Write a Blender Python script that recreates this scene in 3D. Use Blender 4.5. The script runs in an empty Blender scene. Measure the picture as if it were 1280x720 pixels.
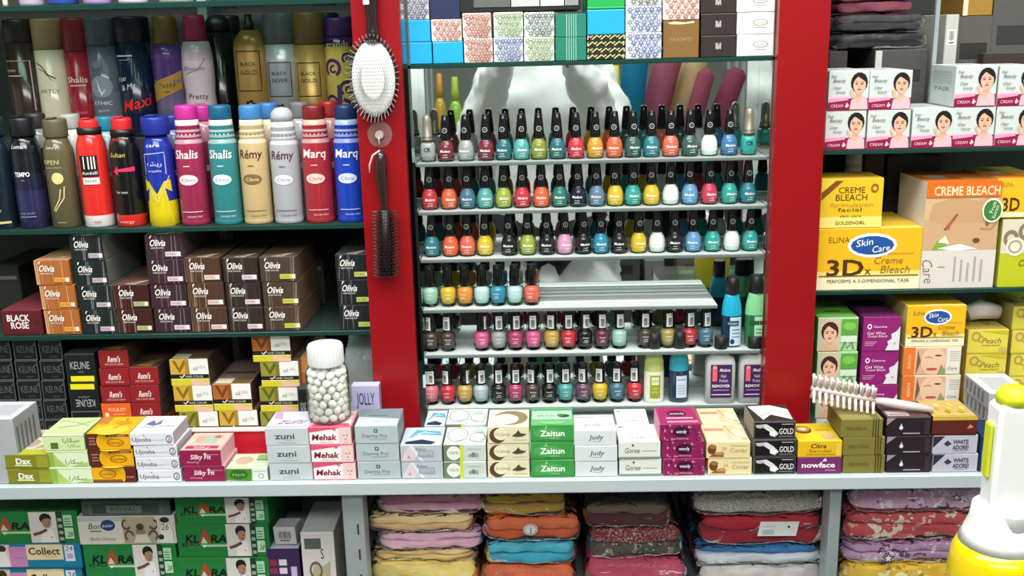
import bpy, bmesh, math, random
from mathutils import Vector, Matrix, noise
random.seed(7)
C = bpy.context.scene.collection
SC = bpy.context.scene
R = math.radians
# ---------------------------------------------------------------- camera
F = 1250.0
CAMZ = 1.45
cam_d = bpy.data.cameras.new('camera')
cam = bpy.data.objects.new('camera', cam_d); C.objects.link(cam)
CM = Matrix.Rotation(R(1.6), 3, 'Z') @ Matrix.Rotation(R(90 - 14.25), 3, 'X') @ Matrix.Rotation(R(-1.41), 3, 'Z')
cam.matrix_world = Matrix.Translation((0, 0, CAMZ)) @ CM.to_4x4()
cam_d.sensor_width = 36.0
cam_d.lens = 36.0 * F / 1280.0
cam_d.clip_start = 0.02
SC.camera = cam
# ---------------------------------------------------------------- world, lights, exposure
wd = bpy.data.worlds.new('world'); SC.world = wd; wd.use_nodes = True
wd.node_tree.nodes['Background'].inputs[0].default_value = (0.9, 0.95, 1.0, 1)
wd.node_tree.nodes['Background'].inputs[1].default_value = 0.35
def area(name, loc, target, sx, sy, power, col=(1, 1, 1)):
    l = bpy.data.lights.new(name, 'AREA'); l.shape = 'RECTANGLE'; l.size = sx; l.size_y = sy; l.energy = power; l.color = col
    o = bpy.data.objects.new(name, l); C.objects.link(o); o.location = loc
    o.rotation_euler = (Vector(target) - Vector(loc)).to_track_quat('-Z', 'Y').to_euler()
    return o
area('ceiling_panel_light', (-0.60, 0.60, 2.72), (-0.45, 1.0, 0.8), 1.5, 0.6, 72, (0.96, 1.0, 0.97))
area('ceiling_panel_light', (0.75, 0.55, 2.72), (0.55, 1.0, 0.8), 1.5, 0.6, 60, (1.0, 0.98, 0.94))
area('ceiling_panel_light', (0.0, -0.95, 2.72), (0.0, 1.2, 1.0), 2.6, 0.6, 115, (0.98, 1.0, 0.98))
SC.view_settings.view_transform = 'Standard'
SC.view_settings.look = 'None'
SC.view_settings.gamma = 1.0
SC.view_settings.use_curve_mapping = False
SC.view_settings.exposure = -0.78
SC.cycles.max_bounces = 7
SC.cycles.transparent_max_bounces = 24
SC.cycles.caustics_reflective = True
SC.cycles.caustics_refractive = False
SC.cycles.sample_clamp_indirect = 4.0

def ray(px, py):
    return CM @ Vector(((px - 640) / F, -(py - 360) / F, -1.0))
def P(px, py, Y):
    d = ray(px, py)
    return Vector((0, 0, CAMZ)) + d * (Y / d.y)
def PX(px, py, Y): return P(px, py, Y).x
def PZ(px, py, Y): return P(px, py, Y).z
def PonZ(px, py, z):
    d = ray(px, py)
    return Vector((0, 0, CAMZ)) + d * ((z - CAMZ) / d.z)

# ---------------------------------------------------------------- colours and materials
def lin(h):
    if not isinstance(h, str): return tuple(h)
    h = h.lstrip('#')
    if len(h) == 3: h = ''.join(c * 2 for c in h)
    v = [int(h[i:i + 2], 16) / 255 for i in (0, 2, 4)]
    return tuple(x / 12.92 if x <= 0.04045 else ((x + 0.055) / 1.055) ** 2.4 for x in v)
def mix(a, b, t):
    a, b = lin(a), lin(b)
    return tuple(a[i] * (1 - t) + b[i] * t for i in range(3))
MATS = {}
def pmat(name, col=None, rough=0.45, metal=0.0, spec=0.5, coat=0.0, noise_amt=0.06, nscale=60, bump=0.0, bscale=300):
    m = bpy.data.materials.new(name); m.use_nodes = True
    nt = m.node_tree; b = nt.nodes['Principled BSDF']
    b.inputs['Roughness'].default_value = rough; b.inputs['Metallic'].default_value = metal
    b.inputs['Specular IOR Level'].default_value = spec; b.inputs['Coat Weight'].default_value = coat
    b.inputs['Coat Roughness'].default_value = 0.06
    if col is None:
        src = nt.nodes.new('ShaderNodeAttribute'); src.attribute_name = 'Col'; so = src.outputs['Color']
    else:
        src = nt.nodes.new('ShaderNodeRGB'); src.outputs[0].default_value = (*lin(col), 1); so = src.outputs[0]
    tc = nt.nodes.new('ShaderNodeTexCoord')
    nz = nt.nodes.new('ShaderNodeTexNoise'); nz.inputs['Scale'].default_value = nscale; nz.inputs['Detail'].default_value = 3
    nt.links.new(tc.outputs['Object'], nz.inputs['Vector'])
    mr = nt.nodes.new('ShaderNodeMapRange'); mr.inputs['To Min'].default_value = 1 - noise_amt; mr.inputs['To Max'].default_value = 1 + noise_amt
    nt.links.new(nz.outputs['Fac'], mr.inputs['Value'])
    mx = nt.nodes.new('ShaderNodeVectorMath'); mx.operation = 'SCALE'
    nt.links.new(so, mx.inputs[0]); nt.links.new(mr.outputs[0], mx.inputs['Scale'])
    nt.links.new(mx.outputs[0], b.inputs['Base Color'])
    if bump:
        n2 = nt.nodes.new('ShaderNodeTexNoise'); n2.inputs['Scale'].default_value = bscale; n2.inputs['Detail'].default_value = 4
        nt.links.new(tc.outputs['Object'], n2.inputs['Vector'])
        bp = nt.nodes.new('ShaderNodeBump'); bp.inputs['Strength'].default_value = bump; bp.inputs['Distance'].default_value = 0.002
        nt.links.new(n2.outputs['Fac'], bp.inputs['Height']); nt.links.new(bp.outputs['Normal'], b.inputs['Normal'])
    MATS[name] = m; return m
def gmat(name, tint, rough=0.03, gl=0.12, body=0.0, bodycol='fff', crinkle=0.0):
    """thin clear glass or plastic: transparent with a fresnel gloss, a little body colour"""
    m = bpy.data.materials.new(name); m.use_nodes = True; nt = m.node_tree
    nt.nodes.remove(nt.nodes['Principled BSDF']); out = nt.nodes['Material Output']
    t = nt.nodes.new('ShaderNodeBsdfTransparent'); t.inputs[0].default_value = (*lin(tint), 1)
    g = nt.nodes.new('ShaderNodeBsdfGlossy'); g.inputs['Roughness'].default_value = rough
    df = nt.nodes.new('ShaderNodeBsdfDiffuse'); df.inputs[0].default_value = (*lin(bodycol), 1)
    m0 = nt.nodes.new('ShaderNodeMixShader'); m0.inputs[0].default_value = body
    nt.links.new(t.outputs[0], m0.inputs[1]); nt.links.new(df.outputs[0], m0.inputs[2])
    fr = nt.nodes.new('ShaderNodeLayerWeight'); fr.inputs[0].default_value = gl
    mxs = nt.nodes.new('ShaderNodeMixShader')
    nt.links.new(fr.outputs['Facing' if gl > .3 else 'Fresnel'], mxs.inputs[0]); nt.links.new(m0.outputs[0], mxs.inputs[1]); nt.links.new(g.outputs[0], mxs.inputs[2])
    nt.links.new(mxs.outputs[0], out.inputs['Surface'])
    if crinkle:
        tc = nt.nodes.new('ShaderNodeTexCoord'); nz = nt.nodes.new('ShaderNodeTexNoise'); nz.inputs['Scale'].default_value = 42; nz.inputs['Detail'].default_value = 3; nz.inputs['Distortion'].default_value = 1.2
        bp = nt.nodes.new('ShaderNodeBump'); bp.inputs['Strength'].default_value = crinkle; bp.inputs['Distance'].default_value = 0.008
        nt.links.new(tc.outputs['Object'], nz.inputs['Vector']); nt.links.new(nz.outputs['Fac'], bp.inputs['Height']); nt.links.new(bp.outputs['Normal'], g.inputs['Normal']); nt.links.new(bp.outputs['Normal'], fr.inputs['Normal'])
    MATS[name] = m; return m
pmat('card', rough=0.5, spec=0.35, noise_amt=0.05)
pmat('print', rough=0.5, spec=0.35, noise_amt=0.02)
pmat('gloss', rough=0.22, spec=0.4, coat=0.4, noise_amt=0.03)
pmat('plastic', rough=0.4, spec=0.45, noise_amt=0.03)
pmat('metal', rough=0.34, metal=0.4, noise_amt=0.05)
pmat('fabric', rough=0.85, spec=0.15, noise_amt=0.12, nscale=70, bump=1.0, bscale=60)
pmat('red_acrylic', '8f0d15', rough=0.28, spec=0.45, noise_amt=0.05, nscale=8)
pmat('white_laminate', 'b6c1c3', rough=0.35, noise_amt=0.03, nscale=12)
pmat('aluminium', 'a3adae', rough=0.42, metal=0.35, noise_amt=0.05, nscale=30)
pmat('dark_board', '2b2a28', rough=0.6, noise_amt=0.15, nscale=10)
pmat('wall_paint', 'b9bcb6', rough=0.8, noise_amt=0.04, nscale=5)
pmat('floor_tile', '8b8780', rough=0.4, noise_amt=0.1, nscale=6)
pmat('skin', 'a5714f', rough=0.6, noise_amt=0.06)
mm = pmat('mirror', 'd9e2df', rough=0.015, metal=1.0, noise_amt=0.0)
gmat('glass_clear', 'e9f4f0', 0.04, 0.1)
gmat('glass_shelf', 'c4dcd2', 0.05, 0.14, 0.10, '8fb5a8')
gmat('acrylic_shelf', 'e8f0ee', 0.10, 0.2, 0.68, 'eef4f2')
gmat('glass_edge', '35685c', 0.15, 0.2, 0.8, '22443d')
gmat('acrylic_edge', '7f8f8c', 0.15, 0.2, 0.75, '76837f')
gmat('jar_plastic', 'fbfcfa', 0.06, 0.12, 0.06)
gmat('flask_glass', 'fdfefc', 0.06, 0.14, 0.5, 'e8ecea')
gmat('clear_wrap', 'fdfdfd', 0.14, 0.16, 0.02, 'ffffff', 0.6)
gmat('cloudy_bag', 'd0d2d2', 0.15, 0.22, 0.6, 'c0c4c6', 0.6)

# ---------------------------------------------------------------- mesh building
def mesh_from(name, V, Fc, cols=None, mat='card', smooth=False, fm=None):
    me = bpy.data.meshes.new(name)
    me.from_pydata([tuple(v) for v in V], [], Fc)
    mats = mat if isinstance(mat, (list, tuple)) else [mat]
    for k in mats: me.materials.append(MATS[k])
    if fm: me.polygons.foreach_set('material_index', fm)
    if cols is not None:
        a = me.color_attributes.new('Col', 'FLOAT_COLOR', 'CORNER')
        buf = []
        for f, c in zip(Fc, cols):
            buf += [c[0], c[1], c[2], 1.0] * len(f)
        a.data.foreach_set('color', buf)
    if smooth is True: me.polygons.foreach_set('use_smooth', [True] * len(Fc))
    elif smooth: me.polygons.foreach_set('use_smooth', smooth)
    me.update(); return me
class MB:
    def __init__(s): s.v = []; s.f = []; s.c = []; s.sm = []; s.m = []
    def face(s, idx, c, sm=False, m=0): s.f.append(idx); s.c.append(c); s.sm.append(sm); s.m.append(m)
    def box(s, x0, x1, y0, y1, z0, z1, c='fff', ch=0.0, cf=None, ct=None, cs=None, m=0, mf=None):
        """chamfered box; cf/ct/cs = front(-y)/top/side colours"""
        c = lin(c); cf = lin(cf) if cf else c; ct = lin(ct) if ct else c; cs = lin(cs) if cs else c
        ch = min(ch, (x1 - x0) * .4, (y1 - y0) * .4, (z1 - z0) * .4)
        b = len(s.v); X = (x0, x1); Yv = (y0, y1); Z = (z0, z1); sg = (1, -1)
        idx = {}
        for i in (0, 1):
            for j in (0, 1):
                for k in (0, 1):
                    x, y, z = X[i], Yv[j], Z[k]
                    if ch <= 0:
                        s.v.append((x, y, z)); q = len(s.v) - 1
                        for a in 'xyz': idx[(i, j, k, a)] = q
                    else:
                        dx, dy, dz = sg[i] * ch, sg[j] * ch, sg[k] * ch
                        for a, p in (('x', (x, y + dy, z + dz)), ('y', (x + dx, y, z + dz)), ('z', (x + dx, y + dy, z))):
                            s.v.append(p); idx[(i, j, k, a)] = len(s.v) - 1
        g = lambda i, j, k, a: idx[(i, j, k, a)]
        mf = m if mf is None else mf
        s.face([g(0,0,0,'y'), g(1,0,0,'y'), g(1,0,1,'y'), g(0,0,1,'y')], cf, m=mf)
        s.face([g(1,1,0,'y'), g(0,1,0,'y'), g(0,1,1,'y'), g(1,1,1,'y')], c, m=mf)
        s.face([g(0,1,0,'x'), g(0,0,0,'x'), g(0,0,1,'x'), g(0,1,1,'x')], cs, m=mf)
        s.face([g(1,0,0,'x'), g(1,1,0,'x'), g(1,1,1,'x'), g(1,0,1,'x')], cs, m=mf)
        s.face([g(0,0,1,'z'), g(1,0,1,'z'), g(1,1,1,'z'), g(0,1,1,'z')], ct, m=m)
        s.face([g(0,1,0,'z'), g(1,1,0,'z'), g(1,0,0,'z'), g(0,0,0,'z')], c, m=m)
        if ch > 0:
            for i in (0, 1):
                for j in (0, 1):
                    q = [g(i,j,0,'x'), g(i,j,0,'y'), g(i,j,1,'y'), g(i,j,1,'x')]
                    s.face(q if (i + j) % 2 == 0 else q[::-1], cf, m=mf)
                for k in (0, 1):
                    q = [g(i,0,k,'x'), g(i,1,k,'x'), g(i,1,k,'z'), g(i,0,k,'z')]
                    s.face(q if (i + k) % 2 == 0 else q[::-1], cs, m=m)
            for j in (0, 1):
                for k in (0, 1):
                    q = [g(0,j,k,'y'), g(0,j,k,'z'), g(1,j,k,'z'), g(1,j,k,'y')]
                    s.face(q if (j + k) % 2 == 0 else q[::-1], cf if j == 0 else c, m=m)
            for i in (0, 1):
                for j in (0, 1):
                    for k in (0, 1):
                        q = [g(i,j,k,'x'), g(i,j,k,'y'), g(i,j,k,'z')]
                        s.face(q if (i + j + k) % 2 else q[::-1], cf)
        return s
    def lathe(s, prof, n=20, cx=0, cy=0, cap=True, m=0, sx=1, sy=1, sq=1.0):
        """prof: list of (r, z, colour of the band up to the next ring)"""
        b = len(s.v)
        for r, z, *_ in prof:
            for i in range(n):
                a = 2 * math.pi * i / n
                ca, sa = math.cos(a), math.sin(a)
                if sq != 1.0:
                    ca = math.copysign(abs(ca) ** sq, ca); sa = math.copysign(abs(sa) ** sq, sa)
                s.v.append((cx + r * ca * sx, cy + r * sa * sy, z))
        for k in range(len(prof) - 1):
            c = lin(prof[k][2])
            for i in range(n):
                j = (i + 1) % n
                s.face([b + k*n + i, b + k*n + j, b + (k+1)*n + j, b + (k+1)*n + i], c, True, m)
        if cap:
            s.face([b + i for i in range(n)][::-1], lin(prof[0][2]), False, m)
            e = b + (len(prof) - 1) * n
            s.face([e + i for i in range(n)], lin(prof[-1][2]), False, m)
        return s
    def tube(s, pts, rad, c='888', n=8, m=0, cap=True):
        b = len(s.v); c = lin(c); pts = [Vector(p) for p in pts]; N = len(pts)
        rads = rad if isinstance(rad, (list, tuple)) else [rad] * N
        up = None
        for i, p in enumerate(pts):
            t = (pts[min(i + 1, N - 1)] - pts[max(i - 1, 0)]).normalized()
            if up is None: up = t.orthogonal().normalized()
            up = (up - t * up.dot(t)).normalized(); w = t.cross(up)
            for k in range(n):
                a = 2 * math.pi * k / n
                s.v.append(tuple(p + (up * math.cos(a) + w * math.sin(a)) * rads[i]))
        for i in range(N - 1):
            for k in range(n):
                j = (k + 1) % n
                s.face([b + i*n + k, b + i*n + j, b + (i+1)*n + j, b + (i+1)*n + k], c, True, m)
        if cap:
            s.face([b + k for k in range(n)][::-1], c, False, m); s.face([b + (N-1)*n + k for k in range(n)], c, False, m)
        return s
    def prism(s, poly, y0, y1, c, m=0):
        """poly in xz, extruded along y"""
        b = len(s.v); n = len(poly); c = lin(c)
        for x, z in poly: s.v.append((x, y0, z))
        for x, z in poly: s.v.append((x, y1, z))
        s.face([b + i for i in range(n)], c, m=m); s.face([b + n + i for i in range(n)][::-1], c, m=m)
        for i in range(n):
            j = (i + 1) % n
            s.face([b + j, b + i, b + n + i, b + n + j], c, m=m)
        return s
    def mesh(s, name, mat='card'):
        return mesh_from(name, s.v, s.f, s.c, mat, s.sm, s.m if any(s.m) else None)
    def obj(s, name, mat='card', parent=None, loc=None):
        return link(name, s.mesh(name, mat), parent, loc)
def link(name, me, parent=None, loc=None, rot=None):
    o = bpy.data.objects.new(name, me); C.objects.link(o)
    if parent: o.parent = parent
    if loc is not None: o.location = loc
    if rot is not None: o.rotation_euler = rot
    return o
def tag(o, label, cat, group=None):
    o['label'] = label; o['category'] = cat
    if group: o['group'] = group
    return o
def empty(name, loc=(0, 0, 0), rot=(0, 0, 0)):
    o = bpy.data.objects.new(name, None); C.objects.link(o); o.location = loc; o.rotation_euler = rot
    o.empty_display_size = 0.02
    return o
def struct(o, k='structure'): o['kind'] = k; return o
def dup(root, loc, rotz=None):
    r = root.copy(); C.objects.link(r); r.location = loc
    if rotz is not None: r.rotation_euler = (0, 0, rotz)
    for ch in list(root.children):
        c = ch.copy(); C.objects.link(c); c.parent = r
        for g in ch.children:
            d = g.copy(); C.objects.link(d); d.parent = c
    return r
# ---------------------------------------------------------------- flat print (lettering, pictures, logos)
TXT = {}
def text_geo(s, bold=0.0):
    k = (s, bold)
    if k not in TXT:
        cu = bpy.data.curves.new('t', 'FONT'); cu.body = s; cu.size = 1.0; cu.resolution_u = 2; cu.offset = bold
        ob = bpy.data.objects.new('t', cu)
        me = ob.to_mesh()
        V = [(v.co.x, v.co.y) for v in me.vertices]; Fc = [list(p.vertices) for p in me.polygons]
        ob.to_mesh_clear(); bpy.data.objects.remove(ob); bpy.data.curves.remove(cu)
        if V:
            x0 = min(v[0] for v in V); x1 = max(v[0] for v in V)
        else: x0 = x1 = 0
        TXT[k] = ([(x - x0, y) for x, y in V], Fc, max(x1 - x0, 1e-4))
    return TXT[k]
CAPH = 0.73
class D:
    """a drawing in 0..1 x 0..1 on a face of W x H metres"""
    def __init__(s, W, H): s.W = W; s.H = H; s.g = []; s.n = 0
    def _add(s, V, Fc, c): s.g.append((V, Fc, lin(c), s.n)); s.n += 1; return s
    def r(s, x0, y0, x1, y1, c, nu=1):
        V = []; Fc = []
        for i in range(nu + 1):
            x = x0 + (x1 - x0) * i / nu; V += [(x, y0), (x, y1)]
        for i in range(nu): Fc.append([2*i, 2*i + 2, 2*i + 3, 2*i + 1])
        return s._add(V, Fc, c)
    def e(s, cx, cy, rx, ry, c, n=14):
        V = [(cx, cy)] + [(cx + rx * k / 2 * math.cos(2*math.pi*i/n), cy + ry * k / 2 * math.sin(2*math.pi*i/n)) for k in (1, 2) for i in range(n)]
        Fc = [[0, 1 + i, 1 + (i + 1) % n] for i in range(n)] + [[1 + i, 1 + n + i, 1 + n + (i + 1) % n, 1 + (i + 1) % n] for i in range(n)]
        return s._add(V, Fc, c)
    def ring(s, cx, cy, rx, ry, t, c, n=18, a0=0, a1=360):
        full = a1 - a0 >= 360; k = n if full else n + 1
        V = []
        for i in range(k):
            a = R(a0 + (a1 - a0) * i / n); ca, sa = math.cos(a), math.sin(a)
            V += [(cx + rx * ca, cy + ry * sa), (cx + rx * (1 - t) * ca, cy + ry * (1 - t) * sa)]
        Fc = []
        for i in range(n):
            j = (i + 1) % k
            Fc.append([2*i + 1, 2*i, 2*j, 2*j + 1])
        return s._add(V, Fc, c)
    def p(s, pts, c):
        a = sum(pts[i][0] * pts[(i+1) % len(pts)][1] - pts[(i+1) % len(pts)][0] * pts[i][1] for i in range(len(pts)))
        if a < 0: pts = pts[::-1]
        return s._add(list(pts), [list(range(len(pts)))], c)
    def line(s, pts, t, c):
        """a stroke through pts; t = width as a fraction of H"""
        W, H = s.W, s.H; q = [Vector((x * W, y * H)) for x, y in pts]; V = []
        for i, a in enumerate(q):
            d = q[min(i + 1, len(q) - 1)] - q[max(i - 1, 0)]
            if d.length < 1e-9: d = Vector((1, 0))
            d.normalize(); nn = Vector((-d.y, d.x)) * t * H / 2
            V += [((a - nn).x / W, (a - nn).y / H), ((a + nn).x / W, (a + nn).y / H)]
        return s._add(V, [[2*i, 2*i + 2, 2*i + 3, 2*i + 1] for i in range(len(q) - 1)], c)
    def t(s, txt, cx, cy, h, c, w=None, sh=0.0, b=0.0, al='c', rot=0):
        V, Fc, tw = text_geo(txt, b)
        k = h * s.H / CAPH                     # metres per font unit
        kx = k if w is None else w * s.W / tw
        off = {'c': -tw * kx / 2, 'l': 0, 'r': -tw * kx}[al]
        ca, sa = math.cos(R(rot)), math.sin(R(rot)); out = []
        for x, y in V:
            X = x * kx + y * k * sh + off; Y = y * k - h * s.H / 2
            out.append((cx + (X * ca - Y * sa) / s.W, cy + (X * sa + Y * ca) / s.H))
        return s._add(out, Fc, c) if out else s
    def star(s, cx, cy, r, c, n=5, inner=0.45, a0=90):
        pts = []
        for i in range(2 * n):
            q = r if i % 2 == 0 else r * inner; a = R(a0 + 180 * i / n)
            pts.append((cx + q * math.cos(a) / s.W * s.H, cy + q * math.sin(a)))
        return s.p(pts, c)
    def barcode(s, x0, y0, x1, y1, seed=1, bg='f2f2f0', n=9):
        rr = random.Random(seed); s.r(x0, y0, x1, y1, bg)
        w = x1 - x0; h = y1 - y0
        x = x0 + w * .12
        for i in range(n):
            t = w * .76 / n; s.r(x, y0 + h * .28, x + t * rr.choice((.35, .5, .7)), y1 - h * .1, '222'); x += t
        s.r(x0 + w * .2, y0 + h * .1, x1 - w * .2, y0 + h * .18, '444'); return s
    def face(s, cx, cy, h, skin='e3b79c', hair='2b1d1a', cloth=None, lips='b8574f', side=1):
        """head and shoulders of a model, h = head height as a fraction of H"""
        a = s.H / s.W
        if cloth: s.p([(cx - h*1.0*a, cy - h*1.5), (cx - h*.85*a, cy - h*.95), (cx - h*.25*a, cy - h*.55), (cx + h*.25*a, cy - h*.55), (cx + h*.85*a, cy - h*.95), (cx + h*1.0*a, cy - h*1.5)], cloth)
        s.e(cx, cy + h*.08, h*.47*a, h*.56, hair)
        s.r(cx - h*.16*a, cy - h*.7, cx + h*.16*a, cy - h*.3, mix(skin, '7a4a38', .22))
        s.e(cx + side*h*.02*a, cy - h*.06, h*.35*a, h*.47, skin)
        s.p([(cx - h*.36*a, cy + h*.05), (cx - h*.1*a, cy + h*.42), (cx + h*.36*a, cy + h*.1), (cx + h*.3*a, cy + h*.45), (cx, cy + h*.58), (cx - h*.32*a, cy + h*.42)], hair)
        for k in (-1, 1):
            s.e(cx + k*h*.15*a, cy, h*.07*a, h*.035, '2a1a18', 8)
            s.line([(cx + (k*.15 - .09)*h*a, cy + h*.08), (cx + k*h*.15*a, cy + h*.11), (cx + (k*.15 + .09)*h*a, cy + h*.08)], h*.03, '4a2f28')
        s.line([(cx, cy - h*.02), (cx + h*.03*a, cy - h*.16), (cx - h*.03*a, cy - h*.17)], h*.03, mix(skin, '8a5040', .35))
        s.e(cx, cy - h*.29, h*.11*a, h*.04, lips, 8); return s
    def mesh(s, name, mp, eps=0.00007, base=0.0002, cut=0):
        V = []; Fc = []; cols = []
        for pts, ff, c, k in s.g:
            if cut:
                us = [p[0] for p in pts]
                if max(us) - min(us) > 1.2 / cut and any(max(pts[i][0] for i in f) - min(pts[i][0] for i in f) > 1.2 / cut for f in ff):
                    bm = bmesh.new(); bv = [bm.verts.new((p[0], p[1], 0)) for p in pts]
                    for f in ff:
                        try: bm.faces.new([bv[i] for i in f])
                        except ValueError: pass
                    for q in range(1, cut):
                        u = q / cut
                        if min(us) < u < max(us): bmesh.ops.bisect_plane(bm, geom=bm.verts[:] + bm.edges[:] + bm.faces[:], plane_co=(u, 0, 0), plane_no=(1, 0, 0), dist=1e-5)
                    bm.verts.index_update(); pts = [(v.co.x, v.co.y) for v in bm.verts]; ff = [[v.index for v in f.verts] for f in bm.faces]; bm.free()
            b = len(V); e = base + eps * k
            for u, v in pts: V.append(mp(u, v, e))
            for f in ff: Fc.append([b + i for i in f]); cols.append(c)
        return mesh_from(name, V, Fc, cols, 'print')
def flat_front(W, H):
    return lambda u, v, e: ((u - .5) * W, -e, v * H)
def flat_top(W, Dp, H):
    return lambda u, v, e: ((u - .5) * W, v * Dp, H + e)
def flat_side(Dp, H, W, sgn):
    return (lambda u, v, e: (W / 2 + e, u * Dp, v * H)) if sgn > 0 else (lambda u, v, e: (-W / 2 - e, (1 - u) * Dp, v * H))
def cyl(rad, W, z0, H, rfun=None):
    def f(u, v, e):
        z = z0 + v * H; r = (rfun(z) if rfun else rad) + e + .00025
        a = (u - .5) * W / rad
        return (r * math.sin(a), -r * math.cos(a), z)
    return f
# ================================================================ layout planes
YS = 1.445      # fronts of goods on the glass shelves
YC = 1.292      # fronts of the boxes on the counter
Z_DEO = PZ(230, 284, 1.44); Z_HAIR = PZ(230, 417, 1.44); Z_TOPL = PZ(150, 4, 1.44)
Z_CNT = PZ(640, 601, 1.283)
Z_GIFT = PZ(740, 75.5, 1.44)
Z_R1 = PZ(1150, 186, 1.44); Z_R2 = PZ(1150, 362, 1.44)
XLP0, XLP1 = PX(443, 90, 1.42), PX(508, 200, 1.42)
XRP0, XRP1 = PX(967, 200, 1.42), PX(1029, 200, 1.42)
XL_END = -1.15; XR_END = 1.12
YBACK = 1.82; YMIR = 1.524
# ================================================================ structure
def slab(name, x0, x1, y0, y1, z0, z1, mat, col='fff', parent=None, ch=0.0):
    return MB().box(x0, x1, y0, y1, z0, z1, col, ch).obj(name, mat, parent)
struct(slab('floor', -2.4, 2.4, -2.3, 2.0, -0.05, 0, 'floor_tile'))
struct(slab('ceiling', -2.4, 2.4, -2.3, 2.0, 2.8, 2.86, 'wall_paint'))
struct(slab('wall_back', -2.4, 2.4, YBACK + .02, YBACK + .1, 0, 2.8, 'dark_board'))
struct(slab('wall_front', -2.4, 2.4, -2.3, -2.2, 0, 2.8, 'wall_paint'))
struct(slab('wall_left', -2.4, -2.3, -2.2, YBACK, 0, 2.8, 'wall_paint'))
struct(slab('wall_right', 2.3, 2.4, -2.2, YBACK, 0, 2.8, 'wall_paint'))
# the two red display columns
def column(x0, x1, label):
    o = MB().box(x0, x1, 1.42, 1.4395, Z_CNT + .001, 2.3, 'fff', .001).obj('red_display_column', 'red_acrylic')
    return tag(o, label, 'panel')
column(XLP0, XLP1, 'glossy red column panel on which two hairbrushes hang')
column(XRP0, XRP1, 'plain glossy red column panel between nail polish and face cream boxes')
# mirrored niche
XM0 = PX(527, 200, YMIR); XM1 = PX(945, 200, YMIR)
mr_ = MB().box(XM0 - .003, XM1 + .003, YMIR, YMIR + .004, Z_CNT + .002, 2.3, 'fff').obj('back_mirror', 'mirror')
tag(mr_, 'tall mirror at the back of the nail polish niche reflecting bottles and shop', 'mirror')
for x, s, l in ((XM0, -1, 'narrow mirror side panel of the niche beside the hairbrush column'), (XM1, 1, 'narrow mirror side panel of the niche beside the plain red column')):
    o = MB().box(min(x, x + s*.004), max(x, x + s*.004), 1.4405, YMIR - .0005, Z_CNT + .002, 2.3, 'fff').obj('side_mirror', 'mirror'); tag(o, l, 'mirror')
# glass shelves: slab + darker front edge
def shelf(name, x0, x1, yf, yb, z, th, gl, edge, label, lip=True):
    o = MB().box(x0, x1, yf + .004, yb, z - th, z, 'fff').obj(name, gl)
    MB().box(x0, x1, yf, yf + .0038, z - th, z, 'fff', .0008).obj('front_edge', edge, o)
    return tag(o, label, 'shelf')
shelf('glass_shelf', XL_END, XLP0 + .022, 1.44, YBACK, Z_DEO, .007, 'glass_shelf', 'glass_edge', 'green edged glass shelf that carries the deodorant cans')
shelf('glass_shelf', XL_END, XLP0 + .022, 1.44, YBACK, Z_HAIR, .007, 'glass_shelf', 'glass_edge', 'green edged glass shelf that carries the hair colour boxes')
shelf('glass_shelf', XL_END, XLP0 + .022, 1.44, YBACK, Z_TOPL, .008, 'glass_shelf', 'glass_edge', 'green edged glass shelf above the tall spray cans')
shelf('glass_shelf', XLP0 + .058, XRP0 + .010, 1.4405, YMIR - .001, Z_GIFT, .006, 'glass_shelf', 'glass_edge', 'glass shelf that carries the patterned gift boxes')
shelf('glass_shelf', XRP1 - .01, XR_END, 1.44, YBACK, Z_R1, .006, 'glass_shelf', 'glass_edge', 'dark edged shelf under the white and pink face boxes')
shelf('glass_shelf', XRP1 - .01, XR_END, 1.44, YBACK, Z_R2, .006, 'glass_shelf', 'glass_edge', 'dark edged shelf under the yellow bleach boxes')
# white counter shelf
XC1 = PX(1232, 594, 1.283)
cs = MB().box(XL_END, XC1, 1.283, YBACK, Z_CNT - .020, Z_CNT, 'fff', .0015).obj('counter_shelf', 'white_laminate')
tag(cs, 'long white laminate counter shelf under the rows of small boxes', 'shelf')
ce = MB().box(XC1 + .001, XR_END, 1.283, YBACK, Z_CNT - .020, Z_CNT, 'fff', .0015).obj('counter_shelf', 'white_laminate')
tag(ce, 'short end of the white counter shelf behind the white pump bottle', 'shelf')
ZB = Z_CNT - .0205
Z_LOW = PZ(640, 760, 1.33)      # board that carries the lower goods
o = slab('lower_shelf', XL_END, XR_END, 1.30, YBACK, Z_LOW - .02, Z_LOW, 'white_laminate'); tag(o, 'lower white shelf that carries clothing packs and cartons', 'shelf')
o = slab('kick_board', XL_END, XR_END, 1.34, 1.36, 0, Z_LOW - .0205, 'white_laminate'); tag(o, 'white board under the lower shelf down to the floor', 'board')
for x0, x1, y, l in ((428, 454, 640, 'grey metal upright between the green cartons and the clothing packs'), (1037, 1051, 640, 'grey metal upright between silver lace pack and star print packs')):
    o = MB().box(PX(x0, y, 1.30), PX(x1, y, 1.30), 1.30, 1.335, Z_LOW + .0005, ZB, 'fff', .001).obj('metal_upright', 'aluminium'); tag(o, l, 'post')
    if x0 < 500:
        for k in range(4):
            z = Z_LOW + .02 + k * .04; xm = (PX(x0, y, 1.30) + PX(x1, y, 1.30)) / 2 + .006
            MB().box(xm - .0012, xm + .0012, 1.2992, 1.2999, z, z + .016, '2a2d2e').obj('slot', 'plastic', o)
# supports of the shelves (metal back rails) in the side bays
for px, l in ((262, 'slim metal rail behind the spray cans'), ):
    x = PX(px, 100, 1.79)
    o = MB().box(x - .008, x + .008, 1.785, 1.815, Z_CNT + .001, 2.3, 'fff').obj('back_rail', 'aluminium'); tag(o, l, 'post')

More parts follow.
